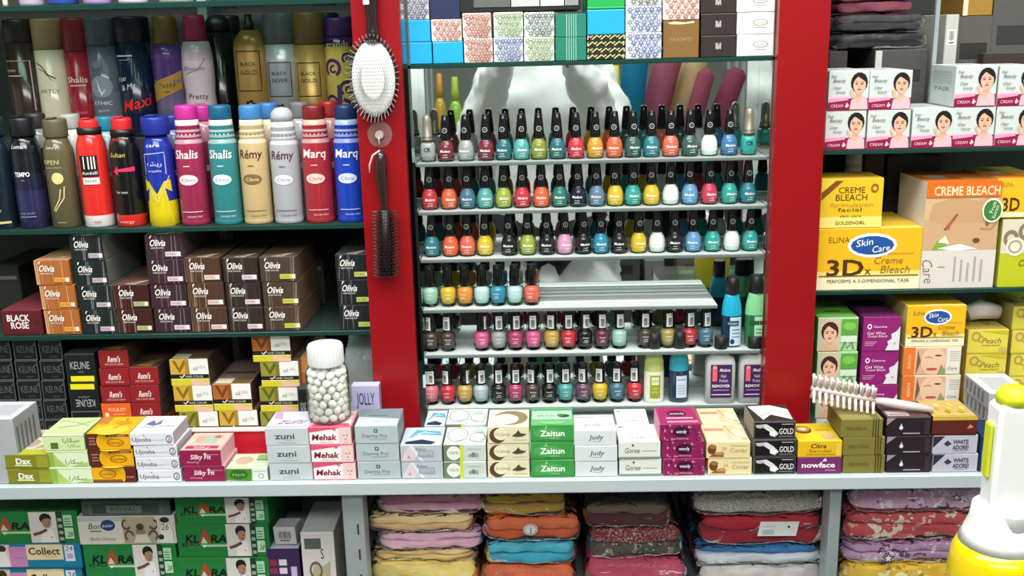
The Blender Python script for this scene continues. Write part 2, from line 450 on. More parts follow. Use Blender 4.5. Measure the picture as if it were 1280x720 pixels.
# ================================================================ carton kit
DES = {}
def des(kind, name, descr, front, top=None, side=None, ff=None, ft=None, fs=None):
    DES[kind] = dict(name=name, descr=descr, front=front, top=top or front, side=side or front, ff=ff, ft=ft, fs=fs)
CACHE = {}
def carton(kind, W, H, Dp, loc, label, cat='box', group=None, rot=0.0):
    d = DES[kind]; W, H, Dp = round(W, 4), round(H, 4), round(Dp, 4); key = (kind, W, H, Dp)
    if key not in CACHE:
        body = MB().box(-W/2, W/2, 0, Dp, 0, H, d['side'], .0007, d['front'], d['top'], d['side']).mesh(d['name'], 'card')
        pr = []
        if d['ff']:
            q = D(W, H); d['ff'](q); pr.append(('front_print', q.mesh('front_print', flat_front(W, H))))
        if d['ft']:
            q = D(W, Dp); d['ft'](q); pr.append(('top_print', q.mesh('top_print', flat_top(W, Dp, H))))
        if d['fs']:
            q = D(Dp, H); d['fs'](q); s = 1 if loc[0] < .05 else -1
            pr.append(('side_print', q.mesh('side_print', flat_side(Dp, H, W, s))))
        CACHE[key] = (body, pr)
    body, pr = CACHE[key]
    o = link(d['name'], body, None, loc, (0, 0, rot))
    for n, m in pr: link(n, m, o)
    return tag(o, label, cat, group)
ORD = {1: ['only one'], 2: ['bottom', 'top'], 3: ['bottom', 'middle', 'top'], 4: ['bottom', 'second lowest', 'second highest', 'top'],
       5: ['bottom', 'second lowest', 'middle', 'second highest', 'top']}
def stack(kinds, xs, ytop, ybot, Y, Dp, where, group=None, z0=None, zs=None, wmul=1.0, jit=.5):
    """one pile: xs = (x0,x1) of each box front in the photo, bottom first; boxes share one height"""
    n = len(xs); kinds = [kinds] * n if isinstance(kinds, str) else kinds
    xb = sum(xs[0]) / 2; xt = sum(xs[-1]) / 2
    zb = PZ(xb, ybot, Y) if z0 is None else z0
    zt = PZ(xt, ytop, Y); H = (zt - zb) / n
    W = sum(x1 - x0 for x0, x1 in xs) / n
    out = []
    for i, (x0, x1) in enumerate(xs):
        yy = ybot + (ytop - ybot) * (i + .5) / n
        xc = (PX(x0, yy, Y) + PX(x1, yy, Y)) / 2
        w = (PX(xb + W/2, yy, Y) - PX(xb - W/2, yy, Y)) * wmul - .0006
        dsc = DES[kinds[i]]['descr']
        if n == 1: lab = f'{dsc} {where}'
        else:
            same = [j for j in range(n) if kinds[j] == kinds[i]]
            if len(same) == 1: lab = f'{dsc}, {where}'
            else: lab = f'{dsc}, {ORD[n][i]} of the stack {where}'
        dy = random.uniform(0, .0012)
        out.append(carton(kinds[i], w, H - .0004, Dp, (xc, Y + dy, zb + H * i + .0002), lab, 'box', group, R(random.uniform(-jit, jit))))
    return out

# ---------------------------------------------------------------- designs
def wood(c2, tagc, name='Olivia', tagt='7c6f6f'):
    def f(d):
        rr = random.Random(hash(c2) % 99 if False else int(c2, 16) % 97)
        for i in range(11):
            x = rr.uniform(0, .97); w = rr.uniform(.012, .045); dx = rr.uniform(-.03, .06)
            d.p([(x, .02), (min(x + w, .995), .02), (min(x + w*.7 + dx, .995), .98), (max(.004, min(x + dx, .99)), .98)], mix(c2, '000' if i % 3 else 'fff', rr.uniform(.05, .6 if i % 3 else .16)))
        d.t(name, .34, .68, .27, 'f4efea', w=.44, sh=.25, b=.014)
        d.line([(.155, .85), (.165, .92), (.20, .96)], .035, 'f4efea')
        d.t('HAIR COLOUR', .34, .47, .07, 'e8dfda', w=.36)
        d.r(.54, .12, .97, .31, tagc); d.t('NATURAL', .70, .215, .09, tagt, w=.25); d.r(.87, .14, .95, .29, 'f6f2ee')
    return f
def woodtop(c):
    def f(d):
        d.p([(.30, .04), (.62, .02), (.88, .22), (.60, .16)], 'cbb8a8'); d.p([(.36, .06), (.58, .05), (.72, .13), (.58, .12)], '7d5a48')
    return f
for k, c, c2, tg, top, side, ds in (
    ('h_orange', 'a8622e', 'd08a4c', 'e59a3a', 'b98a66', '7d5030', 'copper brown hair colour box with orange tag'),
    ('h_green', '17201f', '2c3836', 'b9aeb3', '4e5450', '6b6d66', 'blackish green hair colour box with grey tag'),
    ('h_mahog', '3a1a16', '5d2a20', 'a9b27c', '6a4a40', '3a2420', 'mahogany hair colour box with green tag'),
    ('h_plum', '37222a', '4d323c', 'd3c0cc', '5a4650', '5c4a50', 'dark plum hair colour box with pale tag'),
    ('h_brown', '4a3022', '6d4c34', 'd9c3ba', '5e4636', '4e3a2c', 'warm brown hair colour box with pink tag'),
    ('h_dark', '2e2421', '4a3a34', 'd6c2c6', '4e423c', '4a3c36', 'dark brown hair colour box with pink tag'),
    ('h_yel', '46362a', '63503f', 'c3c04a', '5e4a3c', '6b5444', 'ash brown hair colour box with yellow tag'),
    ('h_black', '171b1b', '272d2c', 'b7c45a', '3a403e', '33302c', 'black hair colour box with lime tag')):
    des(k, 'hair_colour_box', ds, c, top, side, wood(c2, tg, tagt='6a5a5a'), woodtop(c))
def f(d):
    d.t('BLACK', .42, .70, .27, 'efe6e6', w=.56, b=.02); d.t('ROSE', .44, .40, .27, 'efe6e6', w=.44, b=.02); d.t('3.0', .86, .5, .18, '2a0e12', w=.14)
des('h_rose', 'hair_colour_box', 'dark red hair colour box with white lettering', '5a1620', '74303a', '3a1016', f)
def f(d):
    for x0, y0, x1, y1 in ((0, 0, 1, .05), (0, .95, 1, 1), (0, 0, .035, 1), (.965, 0, 1, 1)): d.r(x0, y0, x1, y1, '50565a')
    d.t('KEUNE', .52, .56, .36, '575c5c', w=.74); d.ring(.92, .78, .03, .05, .4, '686d6d'); d.t('HAIR COLOR', .6, .18, .1, '4c5252', w=.3)
des('keune', 'hair_dye_carton', 'black hair dye carton with grey lettering', '0b0d0d', '3a3f3f', '101212', f)
def f(d):
    d.r(0, .96, 1, 1, '4b5050'); d.r(0, 0, .03, 1, '2c3030')
    d.t('KEUNE', .48, .60, .27, 'a9aeae', w=.66); d.t('color', .5, .38, .1, '7a8080', w=.2); d.r(.12, .03, .92, .22, 'e6dc1e')
des('keune_y', 'hair_dye_carton', 'black hair dye carton with yellow strip at its foot', '131616', '3a3f3f', '1a1d1d', f)
def f(d):
    d.r(0, 0, .03, 1, '2c3030'); d.t('KEUNE', .52, .26, .27, 'a9aeae', w=.66, rot=180); d.t('color', .5, .5, .1, '7a8080', w=.4); d.r(.08, .76, .9, .95, 'e6dc1e')
des('keune_u', 'hair_dye_carton', 'upside down black hair dye carton with yellow strip', '131616', '3a3f3f', '1a1d1d', f)
def f(d):
    d.r(0, 0, 1, .04, '5c0f14'); d.t("Remi's", .5, .52, .34, 'f2e4e0', w=.42, sh=.2, b=.015); d.t('HAIR COLOR CREAM', .5, .22, .11, 'e0b8b4', w=.62)
def g(d): d.p([(.2, .06), (.7, .02), (.9, .3), (.5, .25)], '8a6a30'); d.r(.1, .5, .9, .56, '5a2a20')
des('remi', 'hair_dye_carton', 'red hair dye carton with white script', '8e1d22', '4b3a32', '4a3a34', f, g)
def f(d): d.t('FULL', .42, .66, .2, 'f8dcb8', w=.34); d.t('& SOFT', .7, .66, .2, 'f8dcb8', w=.3); d.e(.18, .35, .07, .14, 'f8dcb8'); d.t('permanent', .6, .4, .1, 'f8dcb8', w=.4)
des('orange_dye', 'hair_dye_carton', 'orange hair dye carton', 'e2631f', 'd98a50', 'a84a20', f)
def gold(c1, c2, word='HAIR COLOR'):
    def f(d):
        d.r(0, .42, 1, 1, 'e9e7e2'); d.r(0, .42, .48, 1, c1); d.p([(.06, .95), (.24, .46), (.46, .95), (.36, .95), (.24, .66), (.15, .95)], c2); d.r(.40, .42, .5, 1, mix(c1, '3a1a08', .4))
        d.r(0, .26, 1, .42, '1b1815'); d.line([(.24, .36), (.28, .29), (.37, .41)], .04, 'e8e0d0'); d.t(word, .62, .34, .085, 'd8d0c0', w=.46)
        d.r(0, 0, 1, .26, 'cfc428'); d.p([(.55, 0), (1, 0), (1, .12), (.5, .24)], 'e3b7a0'); d.r(0, .22, 1, .26, 'e8e08a')
        d.t('oil', .66, .66, .16, '7d8a90', w=.12); d.t('VITA', .84, .70, .12, 'a9b0b0', w=.16)
    return f
def goldtop(d): d.r(.05, .03, .48, .2, 'd9c9a8'); d.r(.5, .03, .95, .25, '6b5638'); d.r(.1, .4, .9, .44, '4a3a30')
des('gold_a', 'hair_dye_carton', 'gold white and black hair dye carton', 'd8d0c0', '5a4a40', '4a3a32', gold('c9a23a', '8a6414'), goldtop)
des('gold_b', 'hair_dye_carton', 'bronze white and black hair dye carton', 'd8d0c0', '8a7468', '53382e', gold('a5642a', '7a3a10'), goldtop)
des('gold_c', 'hair_dye_carton', 'olive white and black hair dye carton', 'd8d0c0', '6a5a4a', '9a6a4a', gold('8c8a34', '5c5a18'), goldtop)
def f(d): d.t('JOLLY', .5, .80, .2, '3a3f78', w=.66, b=.01); d.t('BABY', .5, .58, .09, 'b05a90', w=.4); d.t('CARE', .5, .44, .09, 'b05a90', w=.4)
des('jolly', 'lavender_box', 'lavender box with dark blue capitals', 'b3b2d2', 'c6c4de', '9a98bc', f)
# counter boxes
def f(d):
    d.r(0, 0, 1, .12, '6d6f18'); d.t('Dax', .42, .56, .40, 'f4f3e0', w=.34, b=.03); d.p([(.2, .22), (.62, .2), (.58, .30), (.24, .32)], 'dfe0b0'); d.r(.72, .1, .98, .9, '97992a')
def g(d): d.r(.04, .3, .96, .95, 'd9d4c0'); d.r(.04, .02, .96, .25, 'b6b62a'); d.e(.35, .6, .18, .22, 'b5a898'); d.p([(.5, .3), (.95, .5), (.95, .9), (.7, .7)], 'a8ab4a')
des('dax', 'cream_box', 'olive green cream box with white script', '80821c', 'c9c694', '8a8a4a', f, g)
AR1 = '\uFE8D\uFEAD\uFE8E\uFEDC\uFEB3'
def f(d):
    d.r(0, 0, .18, 1, '8fae4a'); d.p([(.18, 0), (.5, 0), (.28, .5), (.18, .9)], 'a9c76a'); d.t(AR1, .66, .34, .26, '4f7a2a', w=.42); d.r(.0, .92, 1, 1, 'e4ecc8'); d.p([(.6, .05), (.98, .05), (.98, .3)], 'a9c76a')
def g(d): d.p([(.1, .05), (.5, .1), (.9, .05), (.8, .3), (.3, .25)], 'bcd294'); d.e(.35, .6, .2, .12, 'c8d4b8'); d.line([(.2, .4), (.6, .5), (.9, .8)], .04, '93b05a'); d.line([(.1, .8), (.5, .7), (.9, .5)], .03, '93b05a')
des('pale_green', 'soap_box', 'pale green soap box with darker green script', 'dbe8c2', 'c2d79a', '8a9a64', f, g)
def f(d):
    d.r(.18, .12, .36, .5, '4f7030'); d.t(AR1, .68, .66, .26, '4f7a2a', w=.4); d.t(AR1, .74, .34, .2, '7f9a5a', w=.3); d.r(.0, .92, 1, 1, 'eef4dc')
des('pale_green2', 'soap_box', 'taller pale green soap box with a dark green square', 'cfe0a4', 'c2d79a', '8a9a64', f, g)
def f(d):
    d.r(0, 0, .28, 1, '5a2214'); d.e(.34, .5, .12, .46, 'e8a913'); d.r(.34, .04, 1, .96, 'e8a913'); d.r(.45, .8, .98, .94, '6b3a12'); d.t('NON GREASY', .72, .87, .07, 'f0d080', w=.4); d.ring(.66, .45, .2, .24, .16, '9a6410'); d.t('herbal', .66, .45, .16, '7a4a10', w=.26); d.t('HAIR', .13, .74, .1, 'd8b0a0', w=.16); d.t('OIL', .13, .56, .1, 'd8b0a0', w=.14); d.t('SOAP', .13, .38, .1, 'd8b0a0', w=.16)
def g(d): d.e(.5, .2, .4, .28, 'eec040'); d.line([(.5, .3), (.7, .6), (.6, .9)], .06, 'c0801a'); d.r(0, .55, .25, 1, 'c07a3a'); d.e(.62, .62, .2, .1, 'd58f20')
des('honey', 'soap_box', 'yellow and maroon soap box with oval emblem', 'd99e10', 'e2ac1e', '5a2a18', f, g)
def f(d):
    d.p([(0, .06), (.28, .06), (.10, .94), (0, .94)], 'dca820'); d.r(0, .06, .72, .94, 'e8a913'); d.ring(.36, .55, .2, .28, .16, '9a6410'); d.t('herbal', .36, .55, .16, '7a4a10', w=.26); d.r(0, .06, .7, .2, '8a4a12'); d.t('SOAP', .88, .35, .12, 'd8b0a0', w=.16); d.e(.72, .5, .05, .44, 'e8a913')
des('honey_r', 'soap_box', 'yellow soap box turned with its maroon end on the other side', '5a2214', 'e2ac1e', '5a2a18', f, g)
def f(d):
    d.t('Ujooba', .27, .48, .34, '5a5560', w=.44, b=.01); d.e(.33, .8, .012, .05, '5a5560'); d.line([(.5, .42), (.78, .42)], .03, 'a0a0a8'); d.ring(.9, .48, .075, .32, .25, '6f7178'); d.p([(.86, .3), (.93, .35), (.92, .7)], '9fa6a8')
def g(d):
    d.p([(.18, .5), (.3, .75), (.42, .55), (.5, .8), (.55, .5), (.4, .4)], '6b6a88'); d.p([(.1, .3), (.5, .25), (.55, .34), (.2, .42)], 'b7b4c6'); d.t('ujooba', .72, .4, .1, '6a6880', w=.35)
des('ujooba', 'cream_box', 'white cream box with grey lettering and round emblem', 'dcdde4', 'e4e4ec', 'a9a6ae', f, g)
def f(d):
    d.t('Silky Fit', .50, .58, .3, 'f0d8e0', w=.5, sh=.15, b=.02); d.t('whitening', .3, .25, .14, 'e0a8c0', w=.3); d.r(.7, .7, .95, .73, 'e0a8c0'); d.star(.62, .75, .12, 'f0d8e0')
def g(d): d.r(.03, .03, .97, .97, 'd9b8ac'); d.r(.1, .08, .9, .25, 'b82a58'); d.t('Silky', .5, .16, .1, 'f4dce4', w=.4); d.r(.2, .4, .75, .85, 'a5b3a0'); d.e(.3, .65, .12, .16, 'd89a80'); d.star(.7, .75, .12, 'c8505a')
des('maroon', 'facial_box', 'maroon facial kit box with white script', '8e1646', 'c4a49a', 'e0a8b4', f, g)
def f(d):
    d.p([(.0, .1), (.6, .0), (.62, .9), (0, .95)], '4c8a2c'); d.e(.3, .5, .22, .38, '2f6a1c'); d.t('Herb', .3, .5, .22, 'a9c88a', w=.3); d.r(.64, .02, .99, .98, 'dfe6dc'); d.ring(.84, .36, .07, .2, .3, '8fa08f'); d.r(.66, .72, .96, .76, 'a0b0a0')
def g(d): d.r(0, .5, 1, .55, '5a9a3a'); d.e(.35, .45, .3, .4, 'd9cdb4'); d.e(.33, .5, .22, .28, 'c0a890'); d.r(.62, .1, .98, .45, 'c7d8b8'); d.r(.62, .55, .98, .9, '8fb870')
des('herb', 'cream_box', 'green and white herbal cream box', 'b8d4a0', 'd0d8bc', 'a8b89a', f, g)
def f(d): d.t('zuni', .45, .55, .34, '4a4f54', w=.46, b=.02); d.r(.3, .14, .72, .17, '9aa4a6'); d.r(.44, .30, .62, .33, 'a8b0b2')
def g(d):
    d.r(.02, .02, .98, .1, 'b9a8bc'); d.t('zuni', .5, .4, .35, '7c5a86', w=.6, sh=.5); d.p([(.05, .6), (.3, .5), (.2, .95), (.04, .95)], 'c8a0c0')
des('zuni', 'cream_box', 'pale grey cream box with dark lowercase lettering', 'bfc8ca', 'd8d4dc', 'c0bcc2', f, g)
def f(d):
    d.p([(.02, .02), (.02, .7), (.7, .92), (.7, .02)], 'f2ecec'); d.r(.0, .0, 1, .06, 'd98a9c'); d.t('Mehak', .36, .44, .34, '7c1022', w=.58, sh=.15, b=.03); d.t('beauty cream', .42, .16, .08, 'b07080', w=.3)
    d.r(.7, .03, .99, .97, 'efc9c9'); d.face(.86, .5, .6, 'f0d2c6', 'e8c6c0', None, 'c04060'); d.p([(.55, .86), (.6, .98), (.66, .84)], 'd0507a')
def g(d): d.r(.05, .2, .95, .9, 'eecdd4'); d.p([(.02, .02), (.98, .02), (.9, .2), (.1, .16)], 'c8486a'); d.face(.75, .55, .5, 'f0d2c6', 'd8a8a8')
des('mehak', 'cream_box', 'pink and white cream box with dark red lettering', 'd8506e', 'd9a0b0', 'b88a98', f, g)
def f(d): d.t('Derma Pro', .46, .45, .2, '5f6e72', w=.58); d.r(.44, .62, .53, .82, '4a595e'); d.r(.465, .67, .505, .77, 'aebabc'); d.r(.35, .26, .75, .29, '93a0a2')
def g(d): d.r(.05, .03, .95, .35, 'c8d0d2'); d.p([(.0, .55), (1, .4), (1, 1), (0, 1)], '7a878e'); d.t('Derma', .6, .25, .12, '8a989c', w=.4); d.r(.25, .55, .7, .6, '5a666c')
des('derma', 'cream_box', 'grey cream box with a small cross emblem', 'aebabc', 'b5bfc2', '8a9498', f, g)
def f(d):
    d.p([(.02, .1), (.2, .95), (.45, .5), (.3, .05)], 'd8c8ce'); d.p([(.22, .95), (.3, .95), (.56, .05), (.48, .05)], 'd9dfe4'); d.t('Neo', .5, .76, .2, '6d7680', w=.24); d.r(.42, .3, .8, .68, '98a2ab'); d.t('WHITE', .61, .5, .2, 'c4ccd4', w=.32); d.t('A', .2, .3, .2, '8a7a88')
def g(d):
    d.p([(.1, .05), (.75, .02), (.85, .15), (.5, .3), (.12, .18)], '1f2c40'); d.p([(.15, .35), (.4, .6), (.95, .5), (.9, .75), (.3, .85)], '6a98b4'); d.p([(.2, .5), (.5, .65), (.9, .6), (.5, .75)], 'a9cbdc')
des('neo', 'cream_box', 'silvery cream box with grey block lettering', 'b6bcc4', 'c3d2de', '9aa2aa', f, g)
def f(d):
    d.r(0, 0, .46, 1, '6d7d66'); d.e(.24, .5, .17, .42, 'e4eae0'); d.t('100%', .24, .52, .2, '5f6f5c', w=.22); d.r(.38, 0, .46, 1, 'c6d640'); d.e(.7, .4, .05, .14, '6f7f78'); d.e(.62, .36, .04, .1, '8f9f98'); d.e(.78, .38, .04, .12, '8f9f98'); d.t('natural', .72, .76, .1, '8a968f', w=.3)
def g(d): d.ring(.3, .55, .26, .4, .12, '8fa39a'); d.ring(.78, .4, .2, .28, .14, '8fa39a'); d.line([(.05, .1), (.5, .3), (.95, .1)], .03, '9fb0a6'); d.p([(.6, .7), (.95, .65), (.8, .95)], 'b4cdbb')
des('hundred', 'soap_box', 'grey green soap box with a white disc', 'c6cfc9', 'dfe9e0', 'a8b2a8', f, g)
def f(d):
    d.e(.24, .48, .2, .46, '5a3c2c'); d.e(.32, .56, .17, .36, 'e6dfbe'); d.t('De Jabeela', .36, .56, .18, '9a7a64', w=.34, sh=.1); d.p([(.58, .45), (.68, .6), (.74, .78), (.8, .6), (.94, .55), (.84, .42), (.7, .38)], '4b4034'); d.r(.6, .2, .95, .23, 'b0a68c')
def g(d): d.e(.55, .5, .42, .42, '8b7a5a'); d.e(.42, .42, .32, .3, 'f0e9cc'); d.t('Jabeela', .4, .42, .12, 'b8a888', w=.4, sh=.2)
des('jabeela', 'soap_box', 'cream soap box with a brown crescent', 'ddd6b2', 'e9e3c0', 'bab290', f, g)
def f(d): d.r(0, 0, 1, .12, '2f8038'); d.e(.4, .5, .34, .34, '4fa356'); d.t('Zaitun', .5, .52, .34, 'f2f6ee', w=.56, b=.02); d.p([(.3, .75), (.36, .98), (.4, .78)], '7ac070'); d.t('olive', .56, .22, .1, 'bcd8ba', w=.2)
def g(d): d.r(.04, .3, .96, .8, 'a9d0b0'); d.e(.78, .5, .14, .1, '23562e'); d.e(.7, .54, .08, .08, '3a7a40'); d.t('ZAITUN', .35, .52, .1, '2a6a3a', w=.4); d.r(0, .85, 1, 1, '5ca070'); d.e(.5, .1, .3, .08, '7fc082')
des('zaitun', 'soap_box', 'bright green soap box with white lettering', '3c9444', '66ad72', '2c6c38', f, g)
def f(d): d.t('Judy', .52, .56, .3, '5a646a', w=.34, sh=.2, b=.015); d.r(.42, .26, .62, .29, 'a0a8aa')
def g(d): d.t('Judy', .45, .35, .18, '6a7478', w=.4, sh=.2); d.ring(.55, .4, .35, .28, .06, 'a8b0b2', a0=-40, a1=90); d.r(0, .8, 1, .84, '9aa4a8'); d.r(0, .92, 1, .96, '9aa4a8')
des('judy', 'soap_box', 'plain whitish soap box with small grey script', 'd3d8d9', 'e6e9e8', 'b8bec0', f, g)
def f(d): d.r(0, 0, 1, .12, '7c8a80'); d.t('Goree', .32, .50, .32, '4c514e', w=.36, sh=.1); d.line([(.56, .46), (.9, .46)], .03, '8a908c'); d.e(.34, .8, .03, .06, '4c514e')
def g(d): d.t('Goree', .45, .25, .16, '8a8e8a', w=.4, sh=.3); d.line([(.3, .35), (.7, .4), (.9, .2)], .02, 'b0b4b0'); d.r(.06, .8, .18, .85, '6a6e6a')
des('goree', 'cream_box', 'white cream box with thin dark script', 'd8dcd4', 'e2e4de', 'c0c6bc', f, g)
def f(d):
    rr = random.Random(3)
    for i in range(26): d.e(rr.random()*.94 + .03, rr.random()*.86 + .07, .014 + rr.random()*.014, .04 + rr.random()*.05, rr.choice(('c46a98', 'd48ab0', '6a1440')), 7)
    d.e(.52, .6, .2, .3, '3b0a26'); d.t('wendy', .52, .6, .2, 'ecd8e4', w=.26, b=.015); d.t('whitening', .54, .2, .11, 'e0b8cc', w=.3)
def g(d): d.p([(.02, .02), (.98, .02), (.9, .98), (.1, .98)], '9c2a5c'); d.r(.2, .08, .95, .18, 'd88aa8'); d.e(.5, .6, .24, .18, '5a1238'); d.t('wendy', .5, .6, .12, 'ecd8e4', w=.36); d.r(.2, .3, .85, .36, 'e8c0d0')
des('magenta', 'cream_box', 'magenta floral cream box with dark oval emblem', '8c1c54', 'a63a68', 'd98aa4', f, g)
def f(d):
    d.e(.12, .55, .1, .3, '6a3e1c'); d.e(.14, .7, .09, .12, 'a06a34'); d.p([(.05, .1), (.4, .1), (.36, .42), (.2, .34)], '8b5426'); d.e(.3, .3, .12, .1, 'c08a50'); d.t('Caviar', .74, .5, .26, 'b79a58', w=.4); d.r(.55, .75, .95, .79, 'c9b078'); d.t('24', .4, .6, .2, 'b79a58')
def g(d): d.r(.04, .6, .5, .75, 'c98a70'); d.p([(.5, .1), (.95, .1), (.8, .9), (.5, .9)], 'd6bd96'); d.e(.78, .4, .15, .3, 'e8d8b8'); d.line([(.55, .9), (.7, .3), (.95, .1)], .03, 'b8935a')
des('choc', 'facial_box', 'cream coloured facial box with chocolate brown picture', 'e3d2a0', 'e7d2ac', 'c8b48a', f, g)
def f(d):
    d.r(.03, .08, .97, .92, '0f0f10'); d.p([(.02, .8), (.2, .7), (.36, .45), (.5, .1), (.6, .3), (.46, .62), (.3, .85)], 'd8d4d2'); d.e(.15, .72, .1, .1, 'b8b4b2'); d.e(.46, .3, .08, .14, 'f0eeec'); d.t('GOLD', .78, .45, .34, 'e8e4e0', w=.34, b=.01); d.r(.66, .82, .94, .86, 'b8b4b0'); d.r(.6, .14, .94, .18, '8a8684')
def g(d): d.p([(.05, .9), (.25, .1), (.5, .4), (.95, .1), (.98, .7), (.6, .95)], 'e8e2d4'); d.line([(.2, .3), (.6, .6), (.9, .4)], .03, '8a8480')
des('black_gold', 'facial_box', 'black facial box with white flower', '4c4a4a', '2a2828', '8a8278', f, g)
def f(d): d.t('Citra', .46, .7, .26, '5c2a10', w=.36, sh=.2, b=.02); d.t('Sandal', .5, .4, .2, '9a6410', w=.5); d.r(.2, .14, .85, .22, 'c48a1a'); d.r(.86, .1, .98, .9, 'e8c040')
def g(d): d.e(.26, .62, .2, .22, '6b4a24'); d.e(.26, .66, .16, .14, 'b89058'); d.e(.26, .68, .1, .08, 'e8d8b0'); d.e(.75, .25, .16, .14, 'c9a088'); d.t('Citra', .7, .6, .1, '8a5a10', w=.3)
des('citra', 'cream_box', 'yellow cream box with dark red script', 'dfb51e', 'e0c02c', 'b08a20', f, g)
def f(d): d.t('nowface', .47, .55, .32, 'f0e4ee', w=.76, b=.03); d.r(.62, .2, .86, .24, 'd0a8c8'); d.p([(.55, .75), (.62, .98), (.66, .78)], 'f0e4ee')
des('nowface', 'cream_box', 'purple cream box with white lettering', '752a66', '8a4a7a', '5a1e50', f)
def f(d): d.t('BELINDA', .38, .5, .2, '55501e', w=.48); [d.r(x, 0, x + .025, 1, '3d3a18') for x in (.76, .82, .88)]
def g(d): d.r(.05, .05, .7, .95, '8f8650'); [d.r(x, 0, x + .025, 1, '3d3a18') for x in (.76, .82, .88)]
des('belinda', 'perfume_box', 'olive gold perfume box with three dark lines', '7d7434', '8d8344', '6d6530', f, g)
def f(d): d.p([(.0, .6), (.0, .98), (.2, .98)], '9a8a94'); d.p([(.28, .42), (.33, .7), (.38, .42)], 'c8bcc0'); d.e(.33, .45, .04, .1, 'e8e0e0'); d.r(.38, .12, .76, .18, 'b0a4a8'); d.r(.85, .1, .97, .9, '3a2a30')
def g(d): d.r(.06, .1, .55, .4, 'b8a4a8'); d.r(.1, .5, .9, .9, '4a3238'); d.r(.1, .16, .5, .2, '6a4a50')
des('darkbox', 'perfume_box', 'blackish brown perfume box with small pale mark', '241c20', '5a4246', '1d1618', f, g)
def f(d): d.r(0, .82, 1, 1, 'c9a93a'); d.p([(.78, .35), (.84, .6), (.93, .42)], 'c08a50'); d.r(0, 0, 1, .08, '3a1a12')
def g(d): [d.e(.15 + .7*i/7, .3 + .2*(i % 3), .06, .1, c, 8) for i, c in enumerate(('e0c838', 'b89018', 'f0dc60', 'a87810', 'd8b830', 'e8d050', 'b89018', 'f0dc60'))]; d.r(.05, .1, .95, .14, 'e8d870')
des('maroon_gold', 'perfume_box', 'maroon box with gold upper edge', '5a2018', 'bfa060', '4a1a12', f, g)
def f(d): d.p([(.0, .35), (.0, .98), (.26, .98)], '2c2a34'); d.p([(.24, .55), (.32, .75), (.42, .55), (.32, .42)], '3a3844'); d.t('WHITE', .62, .66, .24, '2f2d38', w=.34, b=.02); d.t('ADORE!', .62, .36, .24, '2f2d38', w=.36, b=.02); d.r(.46, .16, .78, .19, '8a8894')
def g(d): d.r(.03, .03, .97, .5, 'c8c4d0')
des('adore', 'perfume_box', 'pale lilac perfume box with black block lettering', 'b9b6c4', 'd0ccd8', 'a8a4b4', f, g)
def f(d):
    for i in range(5): d.r(.1 + .16*i, .2, .16 + .16*i, .85, '5c6064')
def g(d): d.r(.2, .2, .8, .8, 'b4b8bc')
des('grey_code', 'tall_carton', 'grey carton printed with dark upright signs', 'a9adb0', 'c9cdd0', '93989c', None, g, f)
def f(d): d.e(.3, .5, .2, .3, '9a8f88'); d.r(.1, .2, .9, .3, 'b0a8a0'); d.t('BG', .7, .6, .3, '8a6a70')
des('pale_misc', 'cream_box', 'whitish cream box with grey emblem', 'd4d0cc', 'e0dcd8', 'b8b4b0', f)
des('white_back', 'cream_box', 'white box', 'e2e6e2', 'e9ebe7', 'c8ccc8', None, lambda d: (d.r(.1, .2, .5, .3, '9aa4a0'), d.r(.1, .6, .8, .66, 'c0c6c2'), d.e(.7, .4, .14, .2, 'd0d8d2')))
# ================================================================ hair colour boxes on the left glass shelf
G = 'hair colour boxes on the glass shelf'
DH = 0.135
zh = Z_HAIR + .0003
stack('h_rose', [(2, 53)], 388, 420, YS, DH, 'lying under the dark shelf end', G, zh)
stack('h_orange', [(56, 100), (50, 95), (43, 88)], 325, 420, YS, DH, 'beside blackish ones', G, zh)
stack('h_green', [(104, 143), (98, 139), (92, 134), (85, 131)], 295, 419, YS, DH, 'of four', G, zh)
stack('h_mahog', [(148, 190), (142, 187)], 356, 418, YS, DH, 'of two', G, zh)
stack('h_plum', [(193, 238), (188, 233), (184, 230), (181, 227)], 293, 417, YS, DH, 'of four', G, zh)
stack('h_brown', [(240, 284), (235, 280), (230, 276)], 322, 416, YS, DH, 'of three', G, zh)
stack('h_dark', [(286, 329), (282, 326), (278, 322)], 322, 415, YS, DH, 'of three', G, zh)
stack('h_yel', [(331, 376), (328, 374), (324, 371)], 321, 414, YS, DH, 'of three', G, zh)
stack('h_black', [(425, 467), (422, 465), (418, 463)], 318, 412, YS, DH, 'by the red column', G, zh)
# darker goods further back on that shelf
for px0, px1, yt, l in ((4, 40, 330, 'dark carton standing in the shade behind the dark red box'), (140, 178, 300, 'grey brown carton lying back behind the mahogany boxes'), (380, 412, 318, 'dark carton in the gap before the red column')):
    x0, x1 = PX(px0, 400, 1.62), PX(px1, 400, 1.62); z1 = min(PZ(px0, yt, 1.62), Z_DEO - .012)
    o = MB().box(x0, x1, 1.60, 1.75, zh, z1, '3d3733', .001, '332e2b', '5c5550').obj('dark_carton', 'card')
    MB().box(x0 + .004, x1 - .004, 1.5985, 1.5995, z1 - .022, z1 - .016, '7a6f66').obj('printed_band', 'print', o)
    tag(o, l, 'box')
